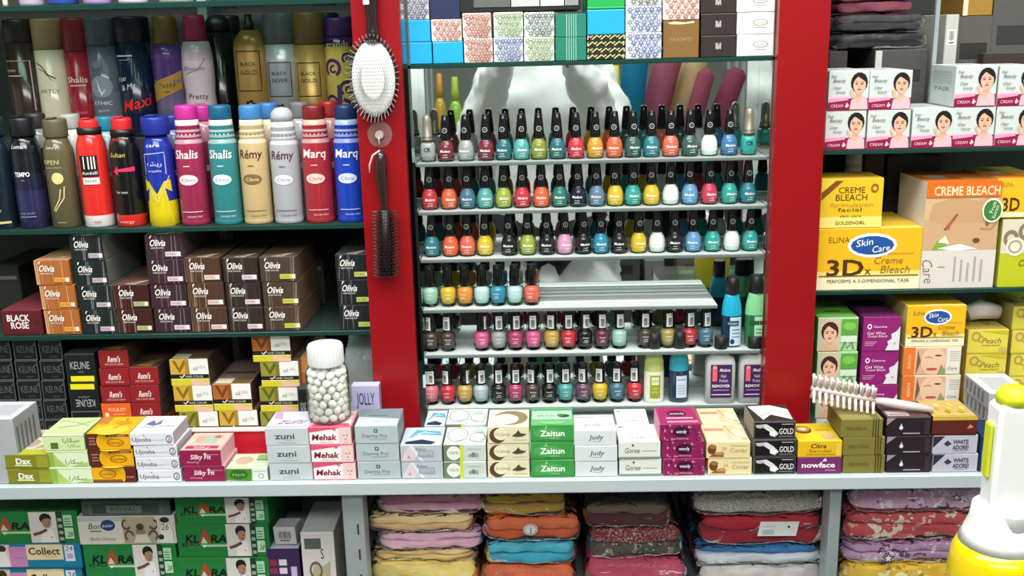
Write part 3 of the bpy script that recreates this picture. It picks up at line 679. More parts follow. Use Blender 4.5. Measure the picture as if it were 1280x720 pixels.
# ================================================================ dye cartons on the counter, back row
YK = 1.455; zc = Z_CNT + .0003
G = 'black hair dye cartons stacked as a wall'
for ci, (b0, b1, t0, t1, w) in enumerate(((-4, 24, -16, 13, 'at the frame edge'), (26, 54, 16, 46, 'in the second column'), (56, 84, 48, 78, 'beside yellow striped ones'))):
    xs = [(b0 + (t0 - b0) * k / 4, b1 + (t1 - b1) * k / 4) for k in range(5)]
    stack('keune', xs, 425, 541, YK, .12, w, G, zc)
stack(['keune', 'keune_u', 'keune_y'], [(90, 127), (86, 123), (82, 119)], 442, 540, YK, .12, 'leaning on the red ones', 'yellow striped hair dye cartons', zc)
stack(['orange_dye', 'orange_dye', 'remi', 'remi', 'remi'], [(128, 166), (126, 163), (125, 162), (124, 161), (123, 160)], 438, 540, YK, .13, 'next to black ones', 'red hair dye cartons', zc)
stack(['orange_dye', 'remi', 'remi', 'remi'], [(166, 203), (164, 200), (162, 199), (161, 198)], 459, 540, YK, .13, 'next to gold ones', 'red hair dye cartons', zc)
G = 'gold hair dye cartons'
stack(['gold_c', 'gold_a', 'gold_a'], [(225, 272), (217, 265), (212, 261)], 449, 538, YK, .13, 'after the red ones', G, zc)
stack(['gold_a', 'gold_b'], [(274, 322), (266, 314)], 480, 538, YK, .13, 'in the low pile', G, zc)
stack(['gold_c', 'gold_c', 'gold_c', 'gold_b'], [(325, 373), (324, 372), (325, 374), (316, 362)], 420, 537, YK, .13, 'behind the jar', G, zc)
x = PX(383, 500, YK)
o = MB().box(PX(375, 500, YK + .02), PX(391, 500, YK + .02), YK + .02, YK + .14, zc, PZ(383, 447, YK + .02), 'd08a58', .001, 'd9935e', 'e0a878').obj('peach_carton', 'card'); tag(o, 'tall peach coloured carton half hidden by the cotton jar', 'box')
MB().box(PX(376, 500, YK), PX(386, 500, YK), YK + .018, YK + .0195, PZ(380, 500, YK), PZ(380, 470, YK), 'c06f38').obj('printed_panel', 'print', o)
stack('keune_y', [(374, 385)], 484, 535, 1.435, .02, 'standing small beside the jar', None, zc)
stack('jolly', [(440, 475)], 482, 530, 1.40, .018, 'standing by the red column', None, zc)
# red tray behind the low boxes
x0, x1, zt = PX(26, 545, 1.372), PX(333, 545, 1.372), PZ(260, 540, 1.372)
o = MB().box(x0, x1, 1.372, 1.379, zc, zt, 'c4182a', .001).obj('red_display_tray', 'plastic'); tag(o, 'red cardboard display tray with pale rim behind the low boxes', 'tray')
MB().box(x0, x1, 1.3695, 1.3815, zt + .0001, zt + .004, 'e8cfc6', .001).obj('rim', 'card', o)
# ================================================================ counter, front row
DC = .064
G = 'small boxes along the counter'
stack('grey_code', [(-26, 22)], 524, 610, YC, .07, 'at the very end of the counter', None, zc)
stack('dax', [(10, 66), (6, 62)], 568, 611, YC, DC, 'at the counter end', G, zc)
stack(['pale_green', 'pale_green', 'pale_green2'], [(64, 115), (58, 110), (52, 107)], 543, 610, YC, DC, 'by the honey ones', G, zc)
stack(['honey_r', 'honey', 'honey'], [(117, 169), (112, 167), (107, 164)], 542, 609.5, YC, DC, 'by the white ones', G, zc)
stack('ujooba', [(172, 228), (170, 224), (167, 221), (162, 217)], 541, 609, YC, DC, 'of four', G, zc)
stack('maroon', [(230, 281), (224, 277)], 563, 608, YC, DC, 'of two', G, zc)
stack('herb', [(283, 335)], 585, 607, YC, .05, 'lying alone beside the zinc grey ones', G, zc)
stack('zuni', [(337, 391), (334, 388), (331, 386)], 535, 606, YC, DC, 'of three', G, zc)
stack('mehak', [(392, 445), (388, 443), (385, 440)], 534, 605, YC, DC, 'under the jar', G, zc)
stack('derma', [(447, 501), (445, 499), (443, 498)], 532, 603.5, YC, DC, 'below the red column', G, zc)
stack('neo', [(502, 554), (500, 553)], 556, 603, YC, DC, 'of two', G, zc)
stack('hundred', [(555, 608), (554, 608)], 556, 602.5, YC, DC, 'of two', G, zc)
stack('jabeela', [(610, 662), (609, 662), (609, 662)], 533, 602, YC, DC, 'of three', G, zc)
stack('zaitun', [(664, 718), (663, 718), (663, 718)], 531, 601.5, YC, DC, 'of three', G, zc)
stack('judy', [(719, 772), (718, 772), (717, 771)], 538, 600.5, YC, .06, 'of three', G, zc)
stack('goree', [(774, 827), (773, 826)], 552, 600, YC, DC, 'of two', G, zc)
stack('magenta', [(829, 881), (828, 880), (824, 877)], 530, 599, YC, DC, 'of three', G, zc)
stack('choc', [(885, 940), (883, 938)], 552, 598.5, YC, DC, 'of two', G, zc)
stack('black_gold', [(942, 995), (942, 995), (942, 995)], 527, 598, YC, DC, 'below the plain red column', G, zc)
stack(['nowface', 'citra'], [(997, 1052), (997, 1053)], 551, 597, YC, DC, 'under the yellow one' if 0 else 'beside the black boxes', G, zc)
stack('belinda', [(1054, 1106), (1054, 1106), (1050, 1105)], 524, 595.5, YC, DC, 'under the white brush', G, zc)
stack('darkbox', [(1108, 1164), (1108, 1164), (1108, 1164)], 522, 595, YC, DC, 'of three', G, zc)
stack(['adore', 'adore', 'maroon_gold'], [(1166, 1222), (1166, 1222), (1165, 1222)], 521, 594, YC, DC, 'at the shelf end', G, zc)
# second rank behind: one pile each, tops a little higher
YB2 = YC + DC + .004
for kind, x0, x1, yt, yf, lab in (('neo', 530, 556, 510, 532, 'in the rear rank beside the column foot'), ('hundred', 557, 608, 511, 530, 'in the rear rank'), 
                                  ('goree', 771, 812, 509, 530, 'in the rear rank'), ('choc', 878, 926, 507, 529, 'in the rear rank')):
    z1 = PZ((x0 + x1) / 2, yf, YB2)
    xa, xb = PX(x0, yf, YB2), PX(x1, yf, YB2)
    carton(kind, xb - xa, z1 - zc, .060, ((xa + xb) / 2, YB2, zc), DES[kind]['descr'] + ' ' + lab, 'box', G)
# dark blue box and grey cartons at the right end
stack('grey_code', [(1238, 1290), (1237, 1290), (1236, 1290), (1235, 1290)], 492, 592, 1.335, .085, 'behind the pump bottle', 'grey boxes at the counter end', zc)
o = MB().box(PX(1225, 570, YC), PX(1262, 570, YC), YC, YC + .06, zc, PZ(1240, 545, YC), '1d2f52', .001).obj('blue_box', 'card'); tag(o, 'dark blue box half hidden behind the white pump bottle', 'box')
MB().box(PX(1227, 570, YC), PX(1260, 570, YC), YC - .0004, YC - .0001, PZ(1240, 575, YC), PZ(1240, 560, YC), '6a86b4').obj('front_print', 'print', o)

# ================================================================ right bay
def f(d):
    d.r(0, 0, 1, .30, '8c1240'); d.p([(0, .3), (.5, .34), (.5, .26), (0, .2)], 'e49ab4'); d.p([(.0, .30), (.52, .33), (.52, .38), (0, .36)], 'f0c0d0')
    d.p([(.54, .02), (.99, .02), (.97, .26), (.88, .36), (.64, .36), (.57, .24)], 'e2b4ba'); d.p([(.64, .34), (.72, .16), (.86, .34)], 'dfae94'); d.face(.75, .66, .46, 'dfae94', '1c1414', None, 'b04a58'); d.p([(.52, .5), (.60, .30), (.66, .30), (.58, .56)], 'dfae94')
    d.t('Fair', .12, .86, .07, '3a4a40', w=.14, sh=.2); d.t('Beauty', .25, .76, .09, '3a4a40', w=.3, sh=.25); d.t('Clear', .2, .58, .08, '4a5a54', w=.2, sh=.2); d.t('beauty', .3, .47, .07, '4a5a54', w=.22, sh=.2)
    d.t('CREAM', .22, .12, .08, 'f0c0cc', w=.3); d.p([(.42, .1), (.46, .2), (.52, .12), (.46, .06)], 'f0c0cc')
def g(d): d.r(.05, .05, .95, .3, 'd8dcda'); d.r(.1, .5, .7, .56, 'b0b8b8')
def s(d):
    d.r(.04, .04, .5, .4, 'c4cbc9'); d.t('FAIR', .5, .42, .12, '707a80', w=.6); [d.r(.1, .55 + .07*i, .85, .58 + .07*i, 'a8b4b4') for i in range(5)]
des('facebox', 'face_cream_box', 'white and pink face cream box', 'c8cfcb', 'd0d5d2', 'bcc4c1', f, g, s)
G = 'white and pink face cream boxes with a woman pictured'
z1r = Z_R1 + .0003
pairs = (((1031, 1083), (1036, 1086), 'nearest the red column'), ((1084, 1138), (1087, 1140), 'second from the red column'), ((1140, 1192), None, 'in the gap of the upper row'), ((1192, 1243), (1193, 1247), 'fourth from the red column'), ((1245, 1296), (1248, 1300), 'fifth from the red column'))
for b, t, w in pairs:
    if t: stack('facebox', [b, t], (88 if b[0] < 1150 else 82), 186 - (b[0] - 1031) * .018, YS, .1 if b[0] < 1150 else .09, w, G, z1r)
    else: stack('facebox', [b], 136, 184, YS, .11, w, G, z1r)
# dark goods behind the face boxes
def backbox(name, x0, x1, yt, zbase, Y, Dp, c, ct, label, band=None):
    xa, xb = PX(x0, yt, Y), PX(x1, yt, Y); z1 = PZ((x0 + x1) / 2, yt, Y)
    o = MB().box(xa, xb, Y, Y + Dp, zbase, z1, c, .001, c, ct).obj(name, 'card')
    if band: MB().box(xa + (xb - xa) * .12, xb - (xb - xa) * .12, Y - .0008, Y - .0002, z1 - (z1 - zbase) * .35, z1 - (z1 - zbase) * .22, band).obj('printed_band', 'print', o)
    tag(o, label, 'box'); return o, z1
backbox('dark_carton', 1037, 1060, 64, z1r, 1.575, .2, '3a3836', '6a6866', 'small dark carton behind the face cream boxes by the red column', '22201f')
o, zt = backbox('grey_carton', 1094, 1160, 62, z1r, 1.575, .2, '4a4947', 'b4b2ae', 'grey carton with pale lid standing behind the face cream boxes', '2f2e2d')
xa, xb = PX(1095, 62, 1.575), PX(1103, 62, 1.575); MB().box(xa, xb, 1.5741, 1.5747, z1r + .002, zt - .001, 'c4c2bc').obj('pale_end', 'print', o)
o, zt = backbox('grey_carton', 1198, 1242, 20, z1r, 1.60, .18, '55544f', '7a7870', 'tall grey carton with a gold box on top', '2c2b29')
o = MB().box(PX(1203, 19, 1.60), PX(1240, 19, 1.60), 1.60, 1.7, zt + .0005, zt + .06, '8f6d2a', .001, '9a7630', 'b8924a').obj('gold_box', 'card'); tag(o, 'gold box standing on top of the tall grey carton', 'box')
MB().box(PX(1203, 19, 1.60), PX(1209, 19, 1.60), 1.5990, 1.5996, zt + .001, zt + .055, 'd8cdb0').obj('front_print', 'print', o)
backbox('grey_carton', 1244, 1300, -8, z1r, 1.60, .18, '52524f', '7a7870', 'tallest grey carton at the edge beside the gold box', '343331')
o = MB().box(PX(1181, 50, 1.585), PX(1197, 50, 1.585), 1.585, 1.75, z1r, PZ(1190, 18, 1.585), 'bdbcb6', .001).obj('white_carton', 'card'); tag(o, 'narrow white carton with bar code beside the grey cartons', 'box')
q = D(.016, .05); q.barcode(.1, .05, .9, .5, 4); link('bar_code', q.mesh('bar_code', flat_front(.016, .05)), o, (PX(1189, 50, 1.585), 1.585, PZ(1189, 58, 1.585)))
backbox('brown_carton', 1230, 1296, 66, z1r, 1.575, .02, '3b302c', '6a5c54', 'low brown carton in front of the grey cartons', None)
x = PX(1168, 60, 1.545)
o = MB().box(x - .003, x + .003, 1.542, 1.548, z1r, 2.3, 'fff').obj('shelf_standard', 'aluminium'); tag(o, 'thin metal standard rising between the grey cartons', 'post')
# ---- bleach shelf
z2r = Z_R2 + .0003
def f(d):
    d.r(0, 0, 1, .2, 'efe6c0'); d.r(0, .2, 1, .3, 'ecd878'); d.t('ELINA', .2, .82, .1, '6a5a30', w=.2); d.e(.52, .72, .24, .2, 'f4f2ea'); d.e(.52, .72, .21, .155, '1d4f94')
    d.t('Skin', .44, .77, .11, 'f4f4f0', w=.16, sh=.2, rot=8); d.t('Care', .6, .67, .11, 'f4f4f0', w=.17, sh=.2, rot=8)
    d.t('3D', .27, .37, .27, '4a2c10', w=.36, b=.02); d.t('x', .49, .32, .15, '4a2c10', w=.06); d.t('Creme', .68, .48, .12, '8a7030', w=.28, sh=.2); d.t('Bleach', .75, .33, .13, '8a7030', w=.28, sh=.2)
    d.r(.02, .22, .98, .235, '6a4a20'); d.t('PERFORMS A 3-DIMENSIONAL TASK', .5, .145, .06, '3a2a18', w=.8)
    d.t('ammonia free', .8, .59, .035, '7a6a40', w=.25)
def g(d): d.r(.3, .02, .98, .06, 'f4e8b0'); d.r(.6, .2, .95, .7, 'e8c040')
des('b3d', 'bleach_box', 'yellow bleach box with a blue oval logo', 'eab21c', 'e8ba30', 'd8c07a', f, g)
def f(d):
    d.r(0, 0, 1, .22, 'efd977'); d.p([(.02, .98), (.36, .98), (.02, .62)], 'e9c93c'); d.p([(.02, .72), (.24, .96), (.36, .96), (.02, .56)], '7a4a1c')
    d.t('CREME', .5, .77, .13, '4a2f18', w=.42); d.t('BLEACH', .5, .62, .13, '4a2f18', w=.5); d.t('formulation', .5, .47, .09, 'b88a2a', w=.68, sh=.2); d.t('facial', .48, .37, .08, '5a4020', w=.38); d.t('skin care', .5, .24, .05, '5a4020', w=.34); d.t('GOLDENGIRL', .5, .1, .075, '3a2a18', w=.48); d.ring(.86, .8, .06, .09, .4, '8a5a20')
def g(d): d.r(.1, .1, .95, .5, 'c9a23a'); d.r(.1, .7, .9, .76, '8a6a30')
des('bgold', 'bleach_box', 'small yellow creme bleach box with brown corner ribbon', 'e3b924', 'd6ac30', 'b89a50', f, g)
def f(d):
    d.r(0, .62, 1, .985, 'd2ad84'); d.r(0, .36, 1, .65, 'c9a27a'); d.p([(.1, .8), (.4, .86), (.7, .82), (.95, .9), (.98, .6), (.6, .62), (.3, .6), (.05, .64)], 'c39a70')
    d.line([(.28, .55), (.36, .62), (.44, .7)], .025, '8a5a40'); d.line([(.76, .56), (.9, .55), (.98, .62)], .02, 'b08060'); d.e(.85, .62, .03, .04, '8a6040'); d.e(.72, .45, .05, .025, '6a4a3a'); d.p([(.3, .57), (.4, .68), (.34, .55)], 'b85a48')
    d.p([(.12, .36), (.2, .46), (.34, .4), (.7, .38), (.3, .34)], '7ba63a'); d.p([(.2, .44), (.3, .5), (.36, .42)], 'e8efd0'); d.p([(.2, .38), (.5, .42), (.75, .37), (.4, .355)], 'eef0e8')
    d.r(0, 0, 1, .36, 'd6cec6'); d.t('Care', .1, .17, .1, '7a6a62', w=.34, sh=.2, rot=-80); [d.r(.44 + .09*i, .06, .47 + .09*i, .3 - .03*(i % 3), 'aaa29c') for i in range(5)]; d.r(.22, .2, .32, .21, 'a89a90')
    d.r(0, .86, 1, 1, 'df6a1c'); d.t('CREME BLEACH', .54, .92, .085, 'f2d9b0', w=.88, b=.015)
    d.e(.9, .73, .14, .115, 'e8efd8'); d.e(.9, .73, .12, .098, '3d7a34'); d.t('Fruit', .9, .76, .035, 'e8f0d8', w=.16, rot=75); d.t('Extract', .94, .72, .03, 'e8f0d8', w=.18, rot=75)
def g(d): d.r(.0, .0, 1, .5, 'dd7424'); d.r(.15, .3, .4, .6, 'c8b0a8'); d.r(.55, .2, .95, .4, 'e8a050')
des('bcare', 'bleach_box', 'tall orange topped creme bleach box with a close-up of skin', 'e4c4a0', 'd97a2c', 'd8cfc4', f, g)
def f(d): d.t('ELINA', .2, .84, .12, '8a7a20', w=.22); d.t('3D', .3, .35, .34, '4a2c10', w=.36, b=.02); d.e(.75, .7, .22, .2, 'f4f2ea'); d.e(.75, .7, .19, .15, '1d4f94'); d.r(0, .02, 1, .14, 'efe6c0')
des('b3d2', 'bleach_box', 'yellow bleach box resting on the lime one', 'e6b420', 'd9b04a', 'c8a850', f, g)
def f(d):
    d.r(0, 0, 1, .45, 'b9bf22'); d.r(0, .5, 1, 1, 'd8cdb4'); [d.ring(.2 + .3*i, .72 + .1*(i % 2), .16, .13, .5, '8a7460') for i in range(3)]; d.e(.3, .6, .2, .14, 'e8e0c8'); d.ring(.3, .6, .15, .1, .3, 'a89a80'); d.t('Creme', .6, .36, .1, '4a4a10', w=.4, sh=.2)
des('blime', 'bleach_box', 'lime green bleach box with pebble picture', 'b9bf22', 'c8c84a', 'a8a840', f)
stack('b3d', [(1022, 1152)], 285, 362, YS, .13, 'standing by the red column', None, z2r)
zb3 = PZ(1087, 285, YS)
stack('bgold', [(1025, 1104)], 223, 282, YS + .002, .07, 'on the yellow one', None, zb3 + .0006)
stack('bcare', [(1154, 1247)], 227, 361, YS, .11, 'in the middle', None, z2r)
stack('blime', [(1250, 1310)], 274, 359, YS, .12, 'at the frame edge', None, z2r)
stack('b3d2', [(1246, 1308)], 222, 273, YS + .002, .12, 'at the frame edge', None, PZ(1280, 273.4, YS) + .001)
backbox('dark_carton', 1082, 1106, 190, z2r, 1.62, .15, '4a3f38', '6a5e54', 'dim brown carton behind the small yellow box', '6a5a4a')
backbox('dark_carton', 1110, 1180, 195, z2r, 1.63, .15, '453a36', '5f534c', 'wide dim brown carton behind the tall bleach box', None)
xw, zt = PX(1068, 250, 1.57), PZ(1068, 190, 1.57)
o = MB().lathe([(.012, z2r, 'cfd0cc'), (.0125, zt - .03, 'd8d9d5'), (.0125, min(zt, Z_R1 - .012), 'd8d9d5')], 16, xw, 1.585).obj('white_tube', 'plastic'); tag(o, 'white plastic tube upright behind the small yellow bleach box', 'tube')
MB().lathe([(.0128, zt - .028, 'b8bab6'), (.0128, zt - .02, 'b8bab6')], 16, xw, 1.585).obj('cap_ring', 'plastic', o)
# ---- goods standing on the counter in the right bay
def f(d):
    d.r(.04, .03, .55, .97, 'cdb7a2'); d.face(.3, .55, .52, 'e2b598', '3a241c', None); d.p([(.06, .03), (.15, .22), (.3, .12), (.45, .22), (.54, .03)], 'd8a88a')
    d.r(.58, .5, .98, .95, '5aa03c'); d.e(.78, .75, .16, .12, '7cbc50'); d.r(.58, .28, .98, .46, 'cfe0c8'); d.line([(.6, .05), (.7, .3), (.74, .1), (.86, .28), (.9, .08)], .05, '4a8a44')
def g(d): d.r(.1, .1, .9, .9, '6fae4c'); d.r(.3, .3, .7, .4, '3a7a2a')
des('greenface', 'facial_box', 'green facial box with a smiling woman', 'a9cfa0', '5f9e42', '5a9a48', f, g)
def f(d):
    d.ring(.17, .72, .06, .08, .45, 'f0e0ea'); d.t('Gemma', .46, .72, .07, 'f0e0ea', w=.36); d.t('Gel Wax', .36, .53, .09, 'f0e0ea', w=.5); d.t('Cream Bleach', .4, .44, .07, 'f0e0ea', w=.52); [d.r(.06, .26 - .05*i, .4 - .05*i, .28 - .05*i, 'c898b8') for i in range(3)]
    d.p([(.62, .02), (.7, .2), (.66, .28), (.78, .36), (.76, .5), (.9, .58), (.99, .72), (.99, .02)], 'ddd8e0'); d.star(.86, .22, .06, 'b8a8b8')
def g(d): d.r(.1, .2, .9, .8, '6d2a5c')
des('purplegel', 'bleach_box', 'purple gel box with white torn edge', '8d1d6c', '5c2450', '6d1a56', f, g)
def f(d):
    d.r(.0, .0, .2, 1, 'e2742a'); d.t('BLEACH', .10, .5, .1, 'f4d8b0', rot=90); d.r(.22, .04, .72, .96, 'd9a888'); d.e(.52, .5, .22, .5, 'e8c0a0'); d.e(.6, .7, .06, .03, '4a3028'); d.line([(.36, .62), (.44, .66), (.5, .62)], .02, '6a4a38'); d.e(.5, .22, .1, .05, 'b85848'); d.p([(.22, .04), (.3, .5), (.24, .9)], '7a5a40')
    d.p([(.6, .04), (.66, .4), (.72, .2), (.8, .5), (.78, .04)], '8a9a60'); d.r(.74, .04, .98, .96, 'e2dcd0'); [d.r(.8, .5 + .08*i, .97, .53 + .08*i, 'b8b0a4') for i in range(5)]; d.t('Care', .85, .25, .12, '7a7068', w=.16, sh=.2)
des('orangeface', 'bleach_box', 'white box with orange spine and smiling face', 'dcc8b0', 'e8d8c0', 'd89a60', f)
def f(d):
    d.t('Peach', .58, .55, .24, '6a5a20', w=.46, sh=.25); d.t('creme bleach', .58, .36, .1, '7a6a30', w=.46); d.ring(.2, .72, .12, .2, .4, 'b8964a'); d.ring(.32, .62, .08, .14, .4, 'b8964a'); d.e(.88, .16, .1, .12, 'c8a860'); d.p([(.3, .96), (.98, .98), (.98, .8), (.7, .86)], 'c9b428'); d.r(0, 0, 1, .06, 'b9a838')
def g(d): d.r(.05, .05, .95, .9, 'b8a44a'); [d.ring(.25*i + .15, .4 + .2*(i % 2), .1, .15, .4, '8a7434') for i in range(4)]
des('peach', 'bleach_box', 'pale yellow box with swirls and script', 'd9c94a', 'c4b258', 'c0b068', f, g)
YR = 1.44
G = 'boxes standing on the counter behind the white brush'
zg = PZ(1072, 523, YR)
o = MB().box(PX(1020, 530, YR), PX(1127, 530, YR), YR, YR + .1, zc, zg, 'c9c4ba', .001).obj('flat_carton', 'card'); tag(o, 'flat pale carton under the green and purple boxes', 'box')
MB().box(PX(1030, 530, YR), PX(1110, 530, YR), YR - .0005, YR - .0001, zc + .004, zg - .004, 'a8a298').obj('printed_band', 'print', o)
stack('greenface', [(1021, 1069), (1021, 1072), (1021, 1074)], 397, 522, YR, .1, 'by the red column', G, zg + .0003)
stack('purplegel', [(1076, 1120), (1076, 1123), (1077, 1127)], 396, 524, YR, .1, 'next to green ones', G, zg + .0003)
ofs = stack('orangeface', [(1128, 1198), (1128, 1200), (1128, 1203)], 434, 540, YR, .11, 'under the bleach box', G, zc)
zt = PZ(1165, 434, YR)
stack('b3d', [(1133, 1207)], 382, 432, YR + .002, .1, 'on the orange spined boxes' if 0 else 'resting on orange spined boxes', None, zt + .0005)
stack('peach', [(1204, 1252), (1205, 1255), (1206, 1258), (1208, 1262)], 412, 545, YR + .02, .1, 'in the row', G, zc)
stack('peach', [(1258, 1306), (1260, 1308), (1262, 1310), (1264, 1312), (1266, 1314)], 383, 545, YR + .03, .1, 'at the frame edge', G, zc)
o = MB().tube([P(1208, 392, 1.5), P(1225, 386, 1.5), P(1248, 390, 1.5)], [.012, .016, .011], 'd8cfc8', 10).obj('rolled_sachet', 'fabric'); tag(o, 'rolled whitish sachet lying on the pale yellow boxes', 'sachet')
# ================================================================ spray cans
CAN = {}
def can(kind, px, pyb, Y, zb, hgt, rad, body, cap, prints, label, group, rot=0, capmat='plastic', bmat='gloss', prof=None, collar=None):
    """body: list of (height share, colour) from the foot; cap: (height share, radius share, colour, style)"""
    x = PX(px, pyb, Y)
    o = empty('spray_can', (x, Y, zb), (0, 0, rot))
    ch, cr, cc, style = cap
    hb = hgt * (1 - ch); pr = []
    shape = prof or [(0, .94), (.015, 1), (.80, 1), (.88, .95), (.94, .82), (1, .70)]
    def rf(t):
        for (a, ra), (b, rb) in zip(shape, shape[1:]):
            if t <= b + 1e-6: return rad * (ra + (rb - ra) * (t - a) / max(b - a, 1e-6))
        return rad * shape[-1][1]
    cuts = sorted(set([a for a, _ in shape] + [c for c, _ in body if 0 < c < 1]))
    def colat(t):
        c = body[0][1]
        for a, k in body:
            if t >= a - 1e-6: c = k
        return c
    for t in cuts: pr.append((rf(t), t * hb, colat(t)))
    MB().lathe(pr, 26).obj('can_body', bmat, o)
    r2 = rad * cr; z0 = hb + .0003; z1 = hgt
    if style == 'flat': cp = [(r2 * .97, z0, cc), (r2, z0 + .002, cc), (r2, z1 - .004, cc), (r2 * .95, z1 - .001, cc), (r2 * .8, z1, cc)]
    elif style == 'round': cp = [(r2, z0, cc), (r2, z0 + (z1-z0)*.45, cc), (r2 * .86, z0 + (z1-z0)*.72, cc), (r2 * .6, z0 + (z1-z0)*.92, cc), (r2 * .3, z1, cc)]
    elif style == 'taper': cp = [(r2, z0, cc), (r2 * 1.0, z0 + .004, cc), (r2 * .9, z1 - .004, cc), (r2 * .8, z1, cc)]
    else: cp = [(r2 * .6, z0, cc), (r2 * .55, z0 + (z1-z0)*.5, cc), (r2 * .42, z0 + (z1-z0)*.55, cc), (r2 * .4, z1, cc)]
    cpo = MB().lathe(cp, 22).obj('cap', capmat, o)
    if style == 'flat' and collar != 'none':
        MB().box(-r2*.35, r2*.35, -r2*.95, -r2*.1, z1 + .0002, z1 + .0028, cc, .001).obj('spray_button', capmat, cpo)
    if collar and collar != 'none':
        MB().lathe([(rad * .80, hb - .004, collar), (rad * .80, hb + .006, collar)], 22).obj('collar', 'plastic', o)
    d = D(rad * 2.6, hb)
    prints(d)
    link('printed_label', d.mesh('printed_label', cyl(rad, rad * 2.6, 0, hb, lambda z: rf(min(max(z / hb, 0), 1))), cut=16), o)
    return tag(o, label, 'spray can', group)
def Hpx(px, yt, yb, Y, zb): return PZ(px, yt, Y) - zb
zd = Z_DEO + .0003
GF = 'body spray cans in the front rank'
YF = 1.470; RD = .0215
def front(px, yt, body, cap, prints, label, rot=0, rad=RD, **k):
    pyb = 288 - px * .018
    can('f', px, pyb, YF, zd, PZ(px - (640 - px) * -.0 - 12, yt, YF) - zd, rad, body, cap, prints, label, GF, rot, **k)
def pr(d): d.e(.5, .62, .16, .09, 'c9b56a'); d.e(.5, .62, .12, .065, '1b2f3c'); d.r(.15, .06, .85, .085, 'c8bc8a', 6); d.t('SPORT', .5, .2, .03, 'aab4b8', w=.3)
front(8, 146, [(0, '16242f')], (.17, .82, '14323c', 'flat'), pr, 'dark teal spray can with gold oval at the shelf end')
def pr(d): d.t('TEMPO', .5, .60, .05, 'eceef4', w=.40, b=.02); d.r(.47, .53, .56, .535, 'aab'); d.t('COOL SPORT', .5, .17, .024, '8a90b8', w=.42); d.r(.3, .13, .72, .137, '9a9ec0', 4); d.t('Lomani', .5, .90, .045, 'd8d8e0', w=.44)
front(46, 146, [(0, '26264a'), (.2, '2a2a50'), (.42, '1e1e38'), (.6, '15161f'), (.8, '101116')], (.17, .82, '101114', 'flat'), pr, 'indigo to black spray can with small white capitals')
def pr(d): d.t('OPEN', .42, .74, .05, 'd3c88a', w=.44); d.t('eau de toilette', .46, .68, .018, 'b8ac74', w=.46); d.e(.56, .56, .15, .065, 'd6c888'); d.line([(.6, .44), (.55, .33), (.36, .2)], .012, 'cfc28a'); d.line([(.7, .47), (.66, .34), (.40, .19)], .012, 'cfc28a'); d.r(.42, .06, .65, .07, '9a9068', 3); d.t('luxury', .5, .9, .03, 'd0d0c0', w=.3)
front(86, 148, [(0, '5d573c')], (.17, .80, '5b563e', 'flat'), pr, 'olive spray can with round shoulders and gold disc')
def pr(d): d.r(.30, .54, .76, .76, '17120f', 5); d.t('dunhill', .53, .58, .035, 'efe8e4', w=.40); [d.r(x, .62, x + .03, .75, 'efe8e4') for x in (.40, .52, .60, .67)]; d.r(.34, .46, .76, .53, 'e6dedc', 5); d.t('DESIRE', .55, .495, .028, '2a2020', w=.3); d.t('RED', .6, .06, .025, 'b03030', w=.16)
front(127, 149, [(0, 'd9d4d2'), (.125, 'd42a26')], (.11, .66, 'd8262a', 'flat'), pr, 'bright red spray can with black square label and white foot', collar='1f1814')
def pr(d): d.t('Sultan', .42, .78, .05, 'dcb86a', w=.42, sh=.3); d.p([(.28, .60), (.42, .66), (.42, .63), (.86, .65), (.86, .60), (.42, .60), (.42, .56)], 'd2305a'); d.t('for men', .46, .38, .03, 'd8cfc8', w=.3); d.t('energy', .5, .06, .035, 'f0b0a8', w=.4); d.t('SPORT', .44, .94, .03, 'd2305a', w=.3)
front(167, 147, [(0, 'cf2a24'), (.13, '100d0e')], (.14, .68, 'cf2228', 'flat'), pr, 'black spray can with red cap, pink arrow and red foot', collar='15100f')
def pr(d):
    d.p([(.10, .0), (.30, .46), (.5, .30), (.70, .46), (.9, 0)], 'd3bd18'); d.p([(.12, .52), (.10, .38), (.34, .44), (.48, .22), (.5, .36), (.3, .5)], 'd3bd18'); d.p([(.88, .52), (.90, .38), (.66, .44), (.52, .22), (.5, .36), (.7, .5)], 'd3bd18')
    d.line([(.14, .56), (.5, .28), (.86, .56)], .010, 'd0c8b0'); d.line([(.22, .80), (.78, .82), (.78, .58)], .008, 'c8cce8'); d.line([(.22, .80), (.22, .58)], .008, 'c8cce8'); d.t('\uFEE9\uFEB8\uFEF3\uFEAD', .5, .70, .05, 'd8dcf0', w=.38); d.t('arqisha', .5, .62, .025, 'd0d4e8', w=.34); d.t('care', .5, .9, .04, 'd8d8f0', w=.36)
front(208, 145, [(0, 'cdb916'), (.12, 'd3bd18'), (.28, '1c2f96')], (.17, .94, '172a8a', 'flat'), pr, 'royal blue spray can with yellow flame shaped lower half')
RIB = [(0, .95), (.012, 1), (.05, 1), (.06, .97), (.08, 1), (.74, 1), (.80, .95), (.82, .84), (.84, .88), (.86, .84), (.89, .86), (.91, .80), (.93, .84), (.95, .80), (1, .78)]
